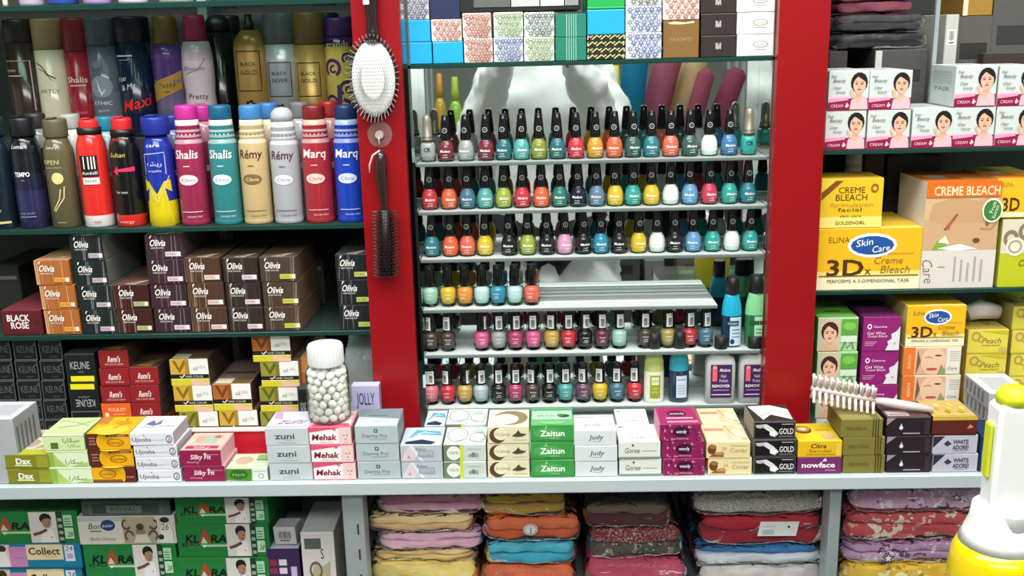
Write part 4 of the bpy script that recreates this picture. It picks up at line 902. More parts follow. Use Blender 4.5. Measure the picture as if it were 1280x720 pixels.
def ribcan(px, c, light, capc, name, namec, oval, ovalc, label, capstyle='flat', metal=None, bandc='d8d4cf'):
    def pr(d):
        d.t(name, .5, .685, .085, namec, w=.62, sh=.12, b=.012); d.r(.42, .565, .58, .575, light, 2); d.e(.5, .44, .26, .05, oval); d.t('Chris', .5, .44, .035, ovalc, w=.34, sh=.2); d.r(.25, .13, .8, .137, light, 5); d.t('PERFUMED SPRAY', .6, .085, .018, light, w=.4)
        [d.star(.2 + .12 * i, .868, .012, light, 4) for i in range(6)]
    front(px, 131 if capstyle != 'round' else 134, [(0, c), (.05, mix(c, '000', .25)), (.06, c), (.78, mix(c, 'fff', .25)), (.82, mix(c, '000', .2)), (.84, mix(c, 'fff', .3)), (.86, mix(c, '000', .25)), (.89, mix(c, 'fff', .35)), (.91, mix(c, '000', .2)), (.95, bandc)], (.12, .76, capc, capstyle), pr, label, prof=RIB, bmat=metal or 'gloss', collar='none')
ribcan(247, '94284a', 'e6c8d0', 'c02a8e', 'Shalis', 'f2e6ea', 'e8d8dc', '94284a', 'raspberry ribbed spray can with magenta cap')
ribcan(288, '2f7d80', 'c8e4e4', '14587a', 'Shalis', 'eef6f6', 'd8ecec', '2f6d78', 'teal ribbed spray can with dark blue cap')
ribcan(325, 'c4aa7a', '7a6038', '3a7cb8', 'Rémy', '4a2e1c', '7a6038', 'e8dcc0', 'cream ribbed spray can with light blue cap', bandc='e0d2b0')
ribcan(363, 'a8aab0', '5a5a62', 'b0b3b6', 'Rémy', '5a2438', 'd8dade', '707078', 'silver ribbed spray can with rounded silver cap', 'round')
ribcan(402, 'a02a34', 'e8b8b4', '741a1c', 'Marq', 'f4e6e2', 'e8c8c0', 'a02a34', 'dark red ribbed spray can with maroon cap', bandc='e0a890')
ribcan(441, '1a3fae', 'b8c8ec', '17305e', 'Marq', 'eef0fa', 'd0dcf4', '2040a0', 'royal blue ribbed spray can beside the hairbrush column', bandc='9ab0d8')
# caps of the second rank
GS = 'body spray cans half hidden in the second rank'
def second(px, yt, c, cc, label, w=1.0, style='flat'):
    Y = 1.527
    def pr(d): d.r(.2, .5, .8, .56, mix(c, 'fff', .4), 4)
    can('s', px, 280, Y, zd, PZ(px - 8, yt, Y) - zd, .0205, [(0, c), (.8, mix(c, 'fff', .2))], (.14, .74, cc, style), pr, label, GS, collar='none')
for a in ((62, 141, '2a2a2c', '2c2c2e', 'black capped spray can behind the indigo and olive ones'), (104, 142, 'b8b4a8', 'a9a8a2', 'pale grey capped spray can behind the olive one'), (147, 145, '4a8a9a', '1c7a92', 'teal capped spray can behind the red one'),
          (229, 143, '1c2f96', '172a8a', 'blue capped spray can behind the yellow flame one'), (266, 131, '94284a', 'b82a88', 'magenta capped spray can behind the raspberry one'), (347, 128, 'c4aa7a', '3a74b0', 'blue capped cream spray can behind the light blue cap'),
          (385, 127, '8a8c90', '6e7072', 'grey capped spray can behind the silver one'), (421, 126, 'a02a34', '9a2024', 'red capped spray can behind the maroon cap')): second(*a)
# riser and the tall back rank
zr = PZ(220, 168, 1.60)
o = MB().box(XL_END, XLP0 + .02, 1.555, 1.78, zd, zr, '2a2826', .001).obj('riser_board', 'dark_board'); tag(o, 'dark riser step under the tall back cans', 'riser')
GB = 'tall spray cans in the back rank'
def back(px, yt, body, cap, prints, label, rad=.0245, Y=1.60, pyb=200, **k):
    z = zr + .0003
    zt = min(PZ(px, yt, Y), Z_TOPL - .014)
    can('b', px + (640 - px) * .045, 150, Y, z, zt - z, rad, body, cap, prints, label, GB, **k)
ST = [(0, .96), (.015, 1), (1, 1)]
def pr(d): d.line([(.1, .3), (.1, .82), (.8, .82), (.8, .3)], .012, 'c8b8a8'); d.t('BROWN', .3, .72, .03, 'c8b8a8', w=.3); d.r(.15, .66, .6, .67, 'c8b8a8', 3)
back(12, 20, [(0, '35211c')], (.2, 1, '1f1613', 'flat'), pr, 'dark brown tall spray can with thin framed label', prof=ST, collar='none')
def pr(d): d.t('ARTLY', .52, .54, .045, '8a7a68', w=.5); d.line([(.25, .86), (.4, .82), (.55, .72), (.7, .68)], .014, '4a3c34'); d.line([(.3, .8), (.45, .76), (.62, .66)], .008, '4a3c34')
back(48, 21, [(0, 'd3c4ac')], (.26, 1, '9a7a58', 'flat'), pr, 'cream tall spray can with tan cap and dark swirl', prof=ST, collar='none')
def pr(d): d.t('Shalis', .52, .68, .07, 'e8d0d4', w=.56, b=.01); d.r(.3, .60, .75, .62, 'd8a0ac', 4); d.t('flower', .56, .3, .05, 'd06a80', w=.3)
back(84, 22, [(0, '92182c')], (.28, 1, '84182c', 'flat'), pr, 'crimson tall spray can with white script', prof=ST, rad=.022, collar='none')
def pr(d): d.e(.5, .56, .28, .12, '8a939c'); d.p([(.4, .66), (.5, .5), (.62, .54), (.5, .46), (.44, .52)], 'd8dde2'); d.t('ETHIC', .5, .38, .04, 'dfe3e8', w=.44); d.t('sport', .5, .3, .03, 'c0c8d0', w=.26); d.e(.46, .80, .12, .04, '6a737c')
back(116, 20, [(0, '66707c'), (.5, '5a626e')], (.24, 1, '4e545e', 'flat'), pr, 'slate grey tall spray can with pale round emblem', prof=ST, rad=.025, collar='none')
def pr(d):
    d.t('You', .25, .62, .06, 'e8ecf2', w=.26, sh=.3, rot=15); d.t('& Me', .42, .54, .06, 'e8ecf2', w=.34, sh=.3, rot=12); d.t('Maxi', .55, .36, .12, 'e02a24', w=.66, sh=.4, b=.01, rot=14); d.r(.2, .86, .6, .875, 'd0d6e0', 4); d.r(.25, .82, .5, .826, 'a0a8b8', 3)
back(155, 19, [(0, '131b36')], (.22, 1, '0d1326', 'flat'), pr, 'navy tall spray can with red and white brushed lettering', prof=ST, rad=.027, collar='none')
SH = [(0, .96), (.015, 1), (.3, 1), (.45, .93), (.6, 1), (.8, 1), (.9, .96), (1, .82)]
def pr(d): d.p([(.05, .36), (.95, .52), (.95, .72), (.05, .56)], 'b08a3c'); d.t('Classy', .48, .56, .06, '5a3a10', w=.56, sh=.3, rot=6); d.r(.35, .48, .6, .49, '5a3a10', 2)
back(198, 9, [(0, '5c5666'), (.3, '6a5a7c'), (.62, '4a2f6e'), (.85, '5a3a80')], (.24, .80, '6b5228', 'taper'), pr, 'purple tall spray can with bronze cap and gold band', prof=SH, bmat='gloss', collar='none')
def pr(d): d.t('Pretty', .56, .42, .06, '5a3a48', w=.52, b=.008); d.t('Charm', .56, .34, .03, '8a5a68', w=.26); d.t('Blossom', .5, .72, .05, '8a7078', w=.5, sh=.3); d.line([(.3, .66), (.6, .70), (.8, .82)], .008, '8a7078'); d.star(.2, .2, .04, 'd080a0')
back(236, 8, [(0, 'd8bcc6'), (.4, 'd4c2cc'), (.8, 'cbb4c0')], (.22, .74, '96244a', 'taper'), pr, 'pale pink tall spray can with cranberry cap', prof=SH, collar='none')
def pr(d): d.line([(.2, .9), (.3, .7), (.4, .4)], .006, '7a7a70'); d.line([(.5, .95), (.55, .7), (.7, .3)], .006, '7a7a70')
back(266, 10, [(0, '0d0d0e')], (.15, .9, '121213', 'round'), pr, 'black tall bottle between pale pink and gold cans', prof=ST, Y=1.635, rad=.022, collar='none')
def goldpr(tx, c): 
    def pr(d):
        d.line([(.22, .56), (.22, .80), (.78, .80), (.78, .56), (.78, .42), (.22, .42), (.22, .58)], .012, c); d.t('BLACK', .5, .68, .04, c, w=.36); d.t(tx, .5, .60, .045, c, w=.38)
        [d.e(.5 + .07*math.cos(a*1.257), .29 + .028*math.sin(a*1.257), .045, .018, '1c1612', 7) for a in range(5)]; d.e(.5, .29, .04, .016, 'b08a48', 7)
    return pr
back(306, 18, [(0, 'b08a4c'), (.9, '9a763c')], (.13, .5, '15120f', 'nozzle'), goldpr('GOLD', '3a2a14'), 'gold tall spray can with open black nozzle', prof=[(0, .96), (.015, 1), (.84, 1), (.92, .88), (1, .5)], rad=.0265, bmat='metal', collar='none')
back(345, 14, [(0, 'a5a9ae'), (.8, 'b4b8bc')], (.26, 1, '55585c', 'flat'), goldpr('SILVER', '2a2c30'), 'silver tall spray can with dark grey cap', prof=ST, rad=.0255, bmat='metal', collar='none')
back(382, 10, [(0, 'ae884a')], (.27, 1, '6a5028', 'flat'), goldpr('GOLD', '3a2a14'), 'gold tall spray can with brown cap', prof=ST, rad=.0255, bmat='metal', collar='none')
def pr(d):
    for cx, cy, s in ((.35, .68, 1), (.72, .46, .9), (.28, .32, .8), (.66, .2, .8), (.75, .78, .6)):
        d.ring(cx, cy, .24*s, .10*s, .36, '3c1a5c', a0=-60, a1=230); d.ring(cx + .02, cy - .01, .10*s, .045*s, .5, '3c1a5c', a0=60, a1=330)
    d.line([(.2, .05), (.3, .2), (.5, .3), (.52, .5)], .05, '3c1a5c'); d.line([(.9, .1), (.84, .3), (.6, .35)], .04, '3c1a5c'); d.t('grands', .5, .93, .06, 'd8c46a', w=.6)
back(420, 22, [(0, 'c4ab52'), (.9, '3a1a54')], (.17, .9, '45205f', 'flat'), pr, 'gold tall spray can with purple scrolls', prof=ST, rad=.023, collar='none')
def pr(d): d.r(.3, .6, .7, .63, '4a4a4a', 3)
back(278, 8, [(0, '131214')], (.16, .95, '161517', 'flat'), pr, 'black tall can furthest back behind the black bottle', prof=ST, Y=1.70, rad=.022, collar='none')
back(404, 7, [(0, '17171a')], (.16, .95, '1c1c1e', 'flat'), pr, 'black tall can furthest back between gold cans', prof=ST, Y=1.685, rad=.024, collar='none')
back(446, 20, [(0, '151416')], (.16, .95, '121113', 'flat'), pr, 'black tall can behind the edge of the hairbrush column', prof=ST, Y=1.66, rad=.018, collar='none')
# feet of goods on the topmost shelf
for px, w, c, lab in ((5, 10, 'd8d0b0', 'cream'), (33, 34, 'b8a8c0', 'pale lilac'), (71, 40, '2a4a94', 'dark blue'), (115, 38, 'a88ac0', 'mauve'), (160, 40, 'd0ccd4', 'white'), (214, 46, 'c8c0b8', 'beige'), (290, 60, '6a7a70', 'grey green')):
    x0, x1 = PX(px - w/2 + 2, 3, 1.455), PX(px + w/2 - 2, 3, 1.455); r = (x1 - x0) / 2
    o = MB().lathe([(r*.95, Z_TOPL + .0004, c), (r, Z_TOPL + .004, c), (r, Z_TOPL + .1, c), (r*.5, Z_TOPL + .12, c)], 20, (x0 + x1)/2, 1.455 + r).obj('plastic_jar', 'plastic')
    MB().lathe([(r*.55, Z_TOPL + .1205, 'ddd'), (r*.55, Z_TOPL + .14, 'ddd')], 16, (x0 + x1)/2, 1.455 + r).obj('lid', 'plastic', o)
    tag(o, f'{lab} plastic jar of which only the foot shows above the top shelf', 'jar')
# ================================================================ gift boxes over the niche
def flowers(c, bg, seed):
    def f(d):
        rr = random.Random(seed)
        for i in range(5):
            for j in range(4):
                x = (i + .5 * (j % 2) + .1) / 5; y = (j + .5) / 4
                if .08 < x < .92: d.star(x, min(max(y, .15), .85), .17, mix(c, bg, rr.random()*.2), 6, .38, rr.random()*60); d.e(x, min(max(y, .15), .85), .02, .03, bg, 6)
                x2 = x + .1
                if .03 < x2 < .97: d.e(x2, min(y + .12, .95), .022, .035, mix(c, bg, .15), 6)
    return f
def ribbon(d): d.r(.02, .92, .98, .96, 'e8e4dc'); d.r(.1, .4, .9, .44, 'd8d4cc')
for k, c, bg, ds in (('g_red', 'a05a4a', 'e6ddd6', 'white gift box with brick red flowers'), ('g_green', '7d9468', 'e2e6dc', 'white gift box with sage green flowers'), ('g_blue', '55648c', 'e2e6ec', 'white gift box with slate blue flowers'), ('g_grey', '5a665c', 'e4e8e4', 'white gift box with grey green flowers'), ('g_ink', '4a4a66', 'd8d8dc', 'white gift box with dense ink flowers')):
    des(k, 'gift_box', ds, bg, bg, bg, flowers(c, bg, len(ds)), ribbon)
des('g_sky', 'gift_box', 'plain sky blue gift box', '1ba0d4', '48b8de', '188cc0', lambda d: d.r(0, .94, 1, .97, '6ac4e4'), lambda d: d.r(.05, .3, .95, .34, '6ac4e4'))
des('g_navy', 'gift_box', 'plain navy gift box', '222a4c', '2c3660', '1c2340', lambda d: d.r(0, .04, 1, .06, '3a4470'), None)
des('g_teal', 'gift_box', 'teal green gift box with white pinstripes', '1f7862', '2a8a72', '1a6a56', lambda d: [d.r(.36 + .075*i, 0, .375 + .075*i, 1, 'b8d8c8') for i in range(5)], lambda d: [d.r(.36 + .075*i, 0, .375 + .075*i, 1, 'b8d8c8') for i in range(5)])
des('g_leaf', 'gift_box', 'bright green gift box', '18a04a', '2ab45c', '14883e', lambda d: d.r(0, .04, 1, .08, '3ac06c'), None)
def f(d):
    for i in range(-1, 5):
        for j in range(4):
            x = .24*i + .12*(j % 2); y = .26*j
            pts = [(x, y + .04), (x + .14, y + .2), (x + .2, y + .12), (x + .26, y + .2)]
            pts = [(min(max(a, .01), .99), min(max(b, .02), .98)) for a, b in pts]
            d.line(pts, .05, 'c9c487')
des('g_basket', 'gift_box', 'black gift box with basket weave lines', '20221a', '2c2e24', '1a1c14', f, None)
def f(d): d.t('FAVORITE', .5, .5, .1, 'a98c5c', w=.62); d.p([(.1, .93), (.3, .97), (.6, .94), (.85, .98), (.86, .92), (.5, .89), (.2, .90)], 'd8c8a8')
des('g_gold', 'gift_box', 'taller bronze gift box with crumpled top edge', '7d5c30', '9a7a48', '6a4c28', f, None)
def f(d): d.p([(.42, .34), (.42, .66), (.48, .66), (.51, .5), (.54, .66), (.58, .66), (.58, .34), (.54, .4), (.5, .34), (.46, .4)], 'a8a098'); d.r(0, .95, 1, 1, '5a524c')
des('g_choc', 'gift_box', 'dark brown gift box with small pale emblem', '2d2320', '4a3f3a', '241c1a', f, None)
def f(d): d.e(.54, .54, .18, .15, '9a9c98'); d.e(.54, .54, .15, .115, 'e4e4e0'); d.t('dove', .54, .54, .12, '8a8c88', w=.2, sh=.2); d.r(.4, .3, .68, .33, 'b8bab6')
des('g_white', 'gift_box', 'white gift box with oval emblem', 'd6d8d4', 'e2e2de', 'd0d1cd', f, None)
zg = Z_GIFT + .0003; GG = 'gift boxes on the glass shelf over the niche'
GXS = [(503, 540), (541, 579), (580, 616), (617, 654), (655, 693), (694, 733), (734, 781), (782, 827), (829, 874), (876, 920), (921, 976)]
COLS = (('g_sky', 'g_sky', 'g_ink'), ('g_sky', 'g_red', 'g_navy'), ('g_red', 'g_red'), ('g_blue', 'g_green'), ('g_green', 'g_grey'), ('g_teal', 'g_teal'), ('g_basket', 'g_sky', 'g_leaf'), ('g_blue', 'g_blue', 'g_grey'), ('g_gold', 'g_red'), ('g_choc',) * 3, ('g_white',) * 3)
WH = ('by the hairbrush column', 'second pile from the hairbrushes', 'third pile from the hairbrushes', 'fourth pile from the hairbrushes', 'left of the teal boxes', 'in the middle pile', 'next to the teal boxes', 'beside the bronze box', 'in the bronze box pile', 'beside the white boxes', 'by the plain red column')
TOPY = (0, -6, 20, 16, 14, 16, 10, 5, 0, 14, 14); BOTY = (82, 81, 80, 79, 79, 77, 75, 73, 71, 69.5, 68)
for i, (xs, cs_) in enumerate(zip(GXS, COLS)):
    n = len(cs_); hp = {3: 28.5, 2: 32}[n]
    if i == 5: hp = 30
    if i == 6: hp = 32
    if i == 7: hp = 33.5
    if i >= 9: hp = 27
    if i == 8:
        stack('g_gold', [xs], 25, BOTY[i], YS, .06, WH[i], GG, zg); z2 = PZ(851, 25, YS)
        carton('g_red', PX(874, 12, YS) - PX(829, 12, YS), .031, .06, ((PX(874, 12, YS) + PX(829, 12, YS)) / 2, YS, z2 + .0004), 'white gift box with brick red flowers on the bronze box', 'box', GG); continue
    dx = -2 if i < 3 else 0
    stack(list(cs_), [(xs[0] + dx * k, xs[1] + dx * k) for k in range(n)], BOTY[i] - hp * n, BOTY[i], YS, .06, WH[i], GG, zg, jit=.8)
zt = PZ(650, 13, YS)
o = empty('window_carton', (PX(650, 13, YS), YS + .002, PZ(577, 16, YS) + .0005)); wc = PX(728, 13, YS) - PX(576, 13, YS)
MB().box(-wc/2, wc/2, 0, .055, 0, .030, '1c1c1c', .001).obj('tray_body', 'card', o)
for k, (a, b, c) in enumerate(((.12, .42, '5a6258'), (.43, .66, 'b8bcba'), (.67, .86, 'd8dcda'), (.87, .98, '8a8e90'))): MB().box(-wc/2 + wc*a, -wc/2 + wc*b, -.0012, -.0003, .006, .028, c).obj('window_panel', 'print', o)
tag(o, 'long black carton with pale window panels lying on flowered gift boxes', 'box', GG)
# ================================================================ nail polish
ROWZ = [PZ(740, y, 1.452) for y in (199.5, 260.0, 319.5, 382.5, 439.0, 506.0)]
# straight shelves (one level each); right ends as in the photo
XN0, XN1 = XM0 + .001, XM1 - .001
for i, z in enumerate(ROWZ):
    x1 = PX(896, 372, 1.452) if i == 3 else XN1
    o = shelf('polish_shelf', XN0, x1, 1.4415, YMIR - .0006, z, .0045, 'acrylic_shelf', 'acrylic_edge', ('topmost', 'second', 'third', 'fourth', 'fifth', 'lowest')[i] + ' clear acrylic shelf of the nail polish niche')
    if i == 3:
        for k, yy in enumerate((1.475, 1.515)):
            MB().box(PX(672, 372, 1.46), x1 - .002, yy - .006, yy + .006, z + .0004, z + .0012, 'e8eeec', .0004).obj('strip', 'plastic', o)  # pale strips stand in for light reflected off the shelf top
PC = {'maroon': '6d1226', 'silver': '9a9c98', 'teal': '0f6068', 'aqua': '4aa09a', 'olive': '7d8a22', 'red': 'c41f36', 'mustard': 'c98f1e', 'orange': 'dc5a30', 'pine': '254f48', 'sea': '0f7480', 'coral': 'e0604a', 'white': 'e4e6e2',
      'blue': '2f6e9e', 'turq': '1c9a92', 'steel': '3c6a82', 'lime': '9aa63c', 'navy': '10182a', 'greyblue': '5a7890', 'yellow': 'd9b418', 'sky': '5a94c0', 'rose': 'c42a50', 'black': '101214', 'pink': 'd792b4', 'mint': '9cc8b4', 'paleaqua': 'b4d8d4', 'amber': 'e08a28',
      'cyan': '1f86a4', 'brown': '453a30', 'hotpink': 'd0508a', 'magenta': 'a83462', 'gold': 'bf9a48', 'wine': '5a1630', 'olivegold': 'a09450', 'plum': '5c3c56', 'green': '147060', 'icegrey': 'a8b8c0', 'brick': 'b82430', 'salmon': 'd8707c'}
PN = {'sea': 'dark cyan', 'turq': 'turquoise', 'greyblue': 'grey blue', 'paleaqua': 'pale aqua', 'hotpink': 'hot pink', 'olivegold': 'olive gold', 'icegrey': 'ice grey', 'steel': 'steel blue', 'pine': 'pine green', 'sky': 'sky blue', 'green': 'deep green'}
PC = {k: mix(v, '6a6a66', .02 if k in ('black', 'navy', 'brown') else .12) for k, v in PC.items()}
PMESH = {}
def taper_parts(col):
    k = ('t', col)
    if k in PMESH: return PMESH[k]
    c = PC[col]; out = []
    out.append(('glass_foot', MB().lathe([(.0105, 0, 'fff'), (.0122, .0012, 'fff'), (.0126, .0060, 'fff'), (.0122, .0075, 'fff')], 16).mesh('glass_foot', 'glass_clear')))
    out.append(('bottle', MB().lathe([(.0098, .0016, c), (.0112, .0035, c), (.0120, .010, c), (.0117, .019, c), (.0098, .0255, c), (.0074, .0288, c), (.0070, .031, c)], 18).mesh('bottle', 'gloss')))
    out.append(('cap', MB().lathe([(.0076, .0305, '0c0d0f'), (.0080, .033, '0c0d0f'), (.0076, .040, '0c0d0f'), (.0060, .056, '0c0d0f'), (.0050, .0655, '0c0d0f'), (.0040, .0668, '0c0d0f')], 16).mesh('cap', 'gloss')))
    d = D(.0196, .024); d.t('Medora', .5, .56, .16, 'f4f4f2', w=.74, sh=.3, b=.015); d.t('nail', .52, .34, .07, 'f0f0ee', w=.3); d.t('polish', .52, .2, .07, 'f0f0ee', w=.36)
    out.append(('front_print', d.mesh('front_print', cyl(.0119, .0196, .002, .024, lambda z: .0120 if z < .019 else .0117 - (z - .019) * .3))))
    d = D(.008, .008); d.ring(.5, .5, .48, .48, .25, 'a8acac', 12); d.t('M', .5, .5, .3, 'a8acac')
    out.append(('cap_logo', d.mesh('cap_logo', cyl(.0072, .008, .041, .008, lambda z: .0076 - (z - .040) * .1))))
    PMESH[k] = out; return out
def round_parts(col):
    k = ('r', col)
    if k in PMESH: return PMESH[k]
    c = PC[col]; out = []
    out.append(('glass_foot', MB().lathe([(.0100, 0, 'fff'), (.0112, .001, 'fff'), (.0124, .0080, 'fff'), (.0124, .0095, 'fff')], 16).mesh('glass_foot', 'glass_clear')))
    out.append(('bottle', MB().lathe([(.0082, .004, c), (.0104, .0062, c), (.0116, .014, c), (.0119, .022, c), (.0112, .0262, c), (.0084, .0282, c), (.0072, .0286, c), (.0072, .031, c)], 18).mesh('bottle', 'gloss')))
    out.append(('cap', MB().lathe([(.0074, .0300, '0c0d0f'), (.0078, .031, '0c0d0f'), (.0070, .0605, '0c0d0f'), (.0060, .0618, '2c2e30'), (.001, .0612, '2c2e30')], 16).mesh('cap', 'gloss')))
    d = D(.018, .018); d.t('Golden', .5, .62, .13, 'f2f2ee', w=.5, sh=.2); d.t('rose', .52, .4, .12, 'f2f2ee', w=.3, sh=.2); d.r(.3, .22, .7, .25, 'e0e0dc', 3)
    out.append(('front_print', d.mesh('front_print', cyl(.0119, .018, .008, .018, lambda z: .0117 + .0003))))
    PMESH[k] = out; return out
def barcode_mesh():
    if 'bc' not in PMESH:
        d = D(.0105, .0205); d.r(0, 0, 1, 1, 'eceeec', 4)
        rr = random.Random(5)
        for i in range(9): y = .12 + .07 * i; d.r(.26, y, .74, y + rr.choice((.02, .035, .045)), '33373a', 2)
        d.r(.2, .84, .8, .9, '8a8e90', 2)
        PMESH['bc'] = d.mesh('barcode_sticker', cyl(.0076, .0105, .0335, .0205, lambda z: .0078 - (z - .031) * .027))
    return PMESH['bc']
def spire_parts(col):
    k = ('s', col)
    if k in PMESH: return PMESH[k]
    c = PC[col]; out = []
    out.append(('glass_foot', MB().lathe([(.0100, 0, 'fff'), (.0112, .001, 'fff'), (.0116, .006, 'fff'), (.0114, .0075, 'fff')], 16).mesh('glass_foot', 'glass_clear')))
    out.append(('bottle', MB().lathe([(.0085, .0016, c), (.0104, .004, c), (.0112, .012, c), (.0108, .024, c), (.0085, .028, c)], 18, sq=.8).mesh('bottle', 'gloss')))
    g = '8f8a7a'
    out.append(('cap', MB().lathe([(.0088, .0284, '5a564a'), (.0088, .032, g), (.0078, .034, '6a665a'), (.0078, .037, g), (.0070, .038, g), (.0068, .058, g), (.0058, .064, g), (.0034, .0678, g), (.0008, .069, g)], 18).mesh('cap', 'metal')))
    d = D(.016, .012); d.t('CR', .5, .5, .5, '1f2a2a', w=.6, b=.02)
    out.append(('front_print', d.mesh('front_print', cyl(.0112, .016, .012, .012, lambda z: .0112))))
    PMESH[k] = out; return out
def polish(parts, x, z, label, group, name='nail_polish_bottle', sticker=None, Y=1.470, rot=0):
    o = empty(name, (x, Y, z + .0003), (0, 0, rot))
    for n, m in parts:
        q = link(n, m, o)
    if sticker is not None: link('barcode_sticker', barcode_mesh(), o, None, (0, 0, sticker))
    return tag(o, label, 'nail polish', group)
ROWS = [
  [(558, 'maroon'), (583, 'silver'), (608, 'maroon'), (630, 'teal'), (652, 'aqua'), (674, 'olive'), (697, 'teal'), (720, 'red'), (744, 'mustard'), (768, 'orange'), (791, 'pine'), (814, 'sea'), (838, 'coral'), (862, 'pine'), (886, 'white'), (911, 'blue')],
  [(538, 'brick'), (562, 'orange'), (585, 'steel'), (607, 'aqua'), (630, 'lime'), (653, 'red'), (677, 'orange'), (700, 'green'), (723, 'navy'), (746, 'greyblue'), (769, 'yellow'), (791, 'turq'), (814, 'yellow'), (838, 'white'), (862, 'sky'), (886, 'rose'), (911, 'turq'), (934, 'sea')],
  [(541, 'sea'), (564, 'orange'), (585, 'coral'), (607, 'yellow'), (637, 'black'), (660, 'lime'), (684, 'black'), (706, 'pink'), (729, 'black'), (751, 'cyan'), (774, 'black'), (798, 'yellow'), (821, 'white'), (843, 'black'), (866, 'sky'), (890, 'turq'), (914, 'white'), (937, 'turq')],
  [(539, 'mint'), (561, 'yellow'), (582, 'amber'), (603, 'paleaqua'), (623, 'cyan'), (644, 'paleaqua'), (665, 'coral')],
  [(540, 'brown'), (561, 'brown'), (603, 'hotpink'), (624, 'silver'), (645, 'magenta'), (667, 'hotpink'), (690, 'gold'), (711, 'red'), (731, 'black'), (752, 'wine'), (774, 'mint'), (806, 'brown'), (834, 'olivegold'), (861, 'brick'), (881, 'steel')],
  [(540, 'salmon'), (561, 'red'), (582, 'gold'), (602, 'icegrey'), (624, 'black'), (645, 'magenta'), (666, 'brown'), (687, 'black'), (707, 'aqua'), (729, 'plum'), (750, 'yellow'), (771, 'steel'), (793, 'red')]]
RN = ('topmost', 'second', 'third', 'fourth', 'fifth', 'lowest'); RY = (199.5, 260, 319.5, 382.5, 439, 506)
NTH = 'first second third fourth fifth sixth seventh eighth ninth tenth eleventh twelfth thirteenth fourteenth fifteenth sixteenth seventeenth eighteenth nineteenth'.split()
for r, row in enumerate(ROWS):
    for i, (px, col) in enumerate(row):
        cn = PN.get(col, col)
        nth = NTH[i + (1 if r == 0 else 0)]
        lab = f'{cn} nail polish, {nth} bottle from the hairbrush column on the {RN[r]} polish shelf'
        parts = taper_parts(col) if r < 3 else round_parts(col)
        y = RY[r] - (px - 740) * .02
        st = None
        if r >= 4: st = random.uniform(-.45, .45)
        if (r, i) in ((4, 2), (5, 2), (4, 0)): st = 1.2 if i else -.6
        polish(parts, PX(px, y, 1.47), ROWZ[r], lab, f'nail polish on the {RN[r]} shelf', sticker=st, rot=random.uniform(-.25, .25) if r < 4 else random.uniform(-.12, .12))
polish(spire_parts('silver'), PX(535.5, 199, 1.47), ROWZ[0], 'clear nail polish with tall metal cap, first bottle on the topmost polish shelf', 'nail polish on the topmost shelf')
polish(spire_parts('turq'), PX(935, 195, 1.47), ROWZ[0], 'turquoise nail polish with tall metal cap, last bottle on the topmost polish shelf', 'nail polish on the topmost shelf')
# ---------------------------------------------------------------- polish removers
def remover(px, yb, yt, z, Y, w, liq, lower, label, fn, low2=None):
    x = PX(px, yb, Y); h = PZ(px, yt, Y) - z; r = w / 2
    o = empty('remover_bottle', (x, Y, z + .0003))
    hb = h * .76
    MB().lathe([(r*.86, 0, lower), (r*.97, .002, lower), (r, hb*.1, lower), (r, hb*.58, low2 or lower), (r, hb*.6, liq), (r*.93, hb*.78, liq), (r*.72, hb*.95, liq), (r*.62, hb, liq)], 22, sy=.72).obj('bottle', 'gloss', o)
    MB().lathe([(r*.62, hb + .0003, '131415'), (r*.66, hb + .001, '131415'), (r*.62, h - .001, '1b1c1d'), (r*.54, h, '3a3c3c')], 20).obj('cap', 'plastic', o)
    d = D(w * 1.05, hb * .56); fn(d)
    link('printed_label', d.mesh('printed_label', lambda u, v, e: ((r + e + .0002) * math.sin((u - .5) * 2.1), -(r + e + .0003) * .72 * math.cos((u - .5) * 2.1), hb * .03 + v * hb * .56)), o)
    return tag(o, label, 'bottle', 'nail polish removers')
def lb1(d): d.r(.28, .12, .78, .90, '8f9a24', 5); d.r(.36, .58, .70, .84, 'dfe4b0', 4); d.t('LEMON', .53, .71, .12, '5a6a14', w=.28); d.t('nail', .53, .46, .08, 'dfe4b0', w=.24); d.t('remover', .53, .34, .08, 'dfe4b0', w=.36)
remover(817, 503, 416, ROWZ[5], 1.465, .031, 'b4c070', 'dfe0cf', 'lemon coloured polish remover bottle on the lowest polish shelf', lb1)
def lb2(d): d.r(.34, .12, .86, .86, 'c4d0dc', 5); d.r(.4, .7, .8, .76, '8a9cb0', 4); [d.r(.4, .25 + .09*i, .8 - .06*(i % 2), .28 + .09*i, '9aaabc', 4) for i in range(4)]
remover(848, 502, 414, ROWZ[5], 1.465, .031, '2f9aae', '18304a', 'teal polish remover bottle with navy lower half on the lowest polish shelf', lb2)
def lb3(d): d.r(.38, .02, .98, .98, 'b9d4e4', 5); d.r(.2, .68, .8, .86, '18304a', 6); d.t('MEDORA', .5, .77, .08, 'd8e8f0', w=.4); [d.r(.48, .3 + .12*i, .85, .33 + .12*i, '3a5a7a', 4) for i in range(3)]; d.e(.5, .16, .1, .09, '18304a')
remover(913, 440, 346, ROWZ[4], 1.468, .031, '1fa2c4', '17304c', 'bright blue polish remover bottle on the fifth polish shelf', lb3)
def lb4(d): d.r(.42, .02, .98, .98, '9fd0a8', 5); d.r(.2, .70, .8, .84, '174a2c', 6); [d.r(.5, .3 + .12*i, .85, .33 + .12*i, '2a6a44', 4) for i in range(3)]
remover(942, 439, 344, ROWZ[4], 1.468, .031, '7fc48c', '256a40', 'mint green polish remover bottle on the fifth polish shelf', lb4)
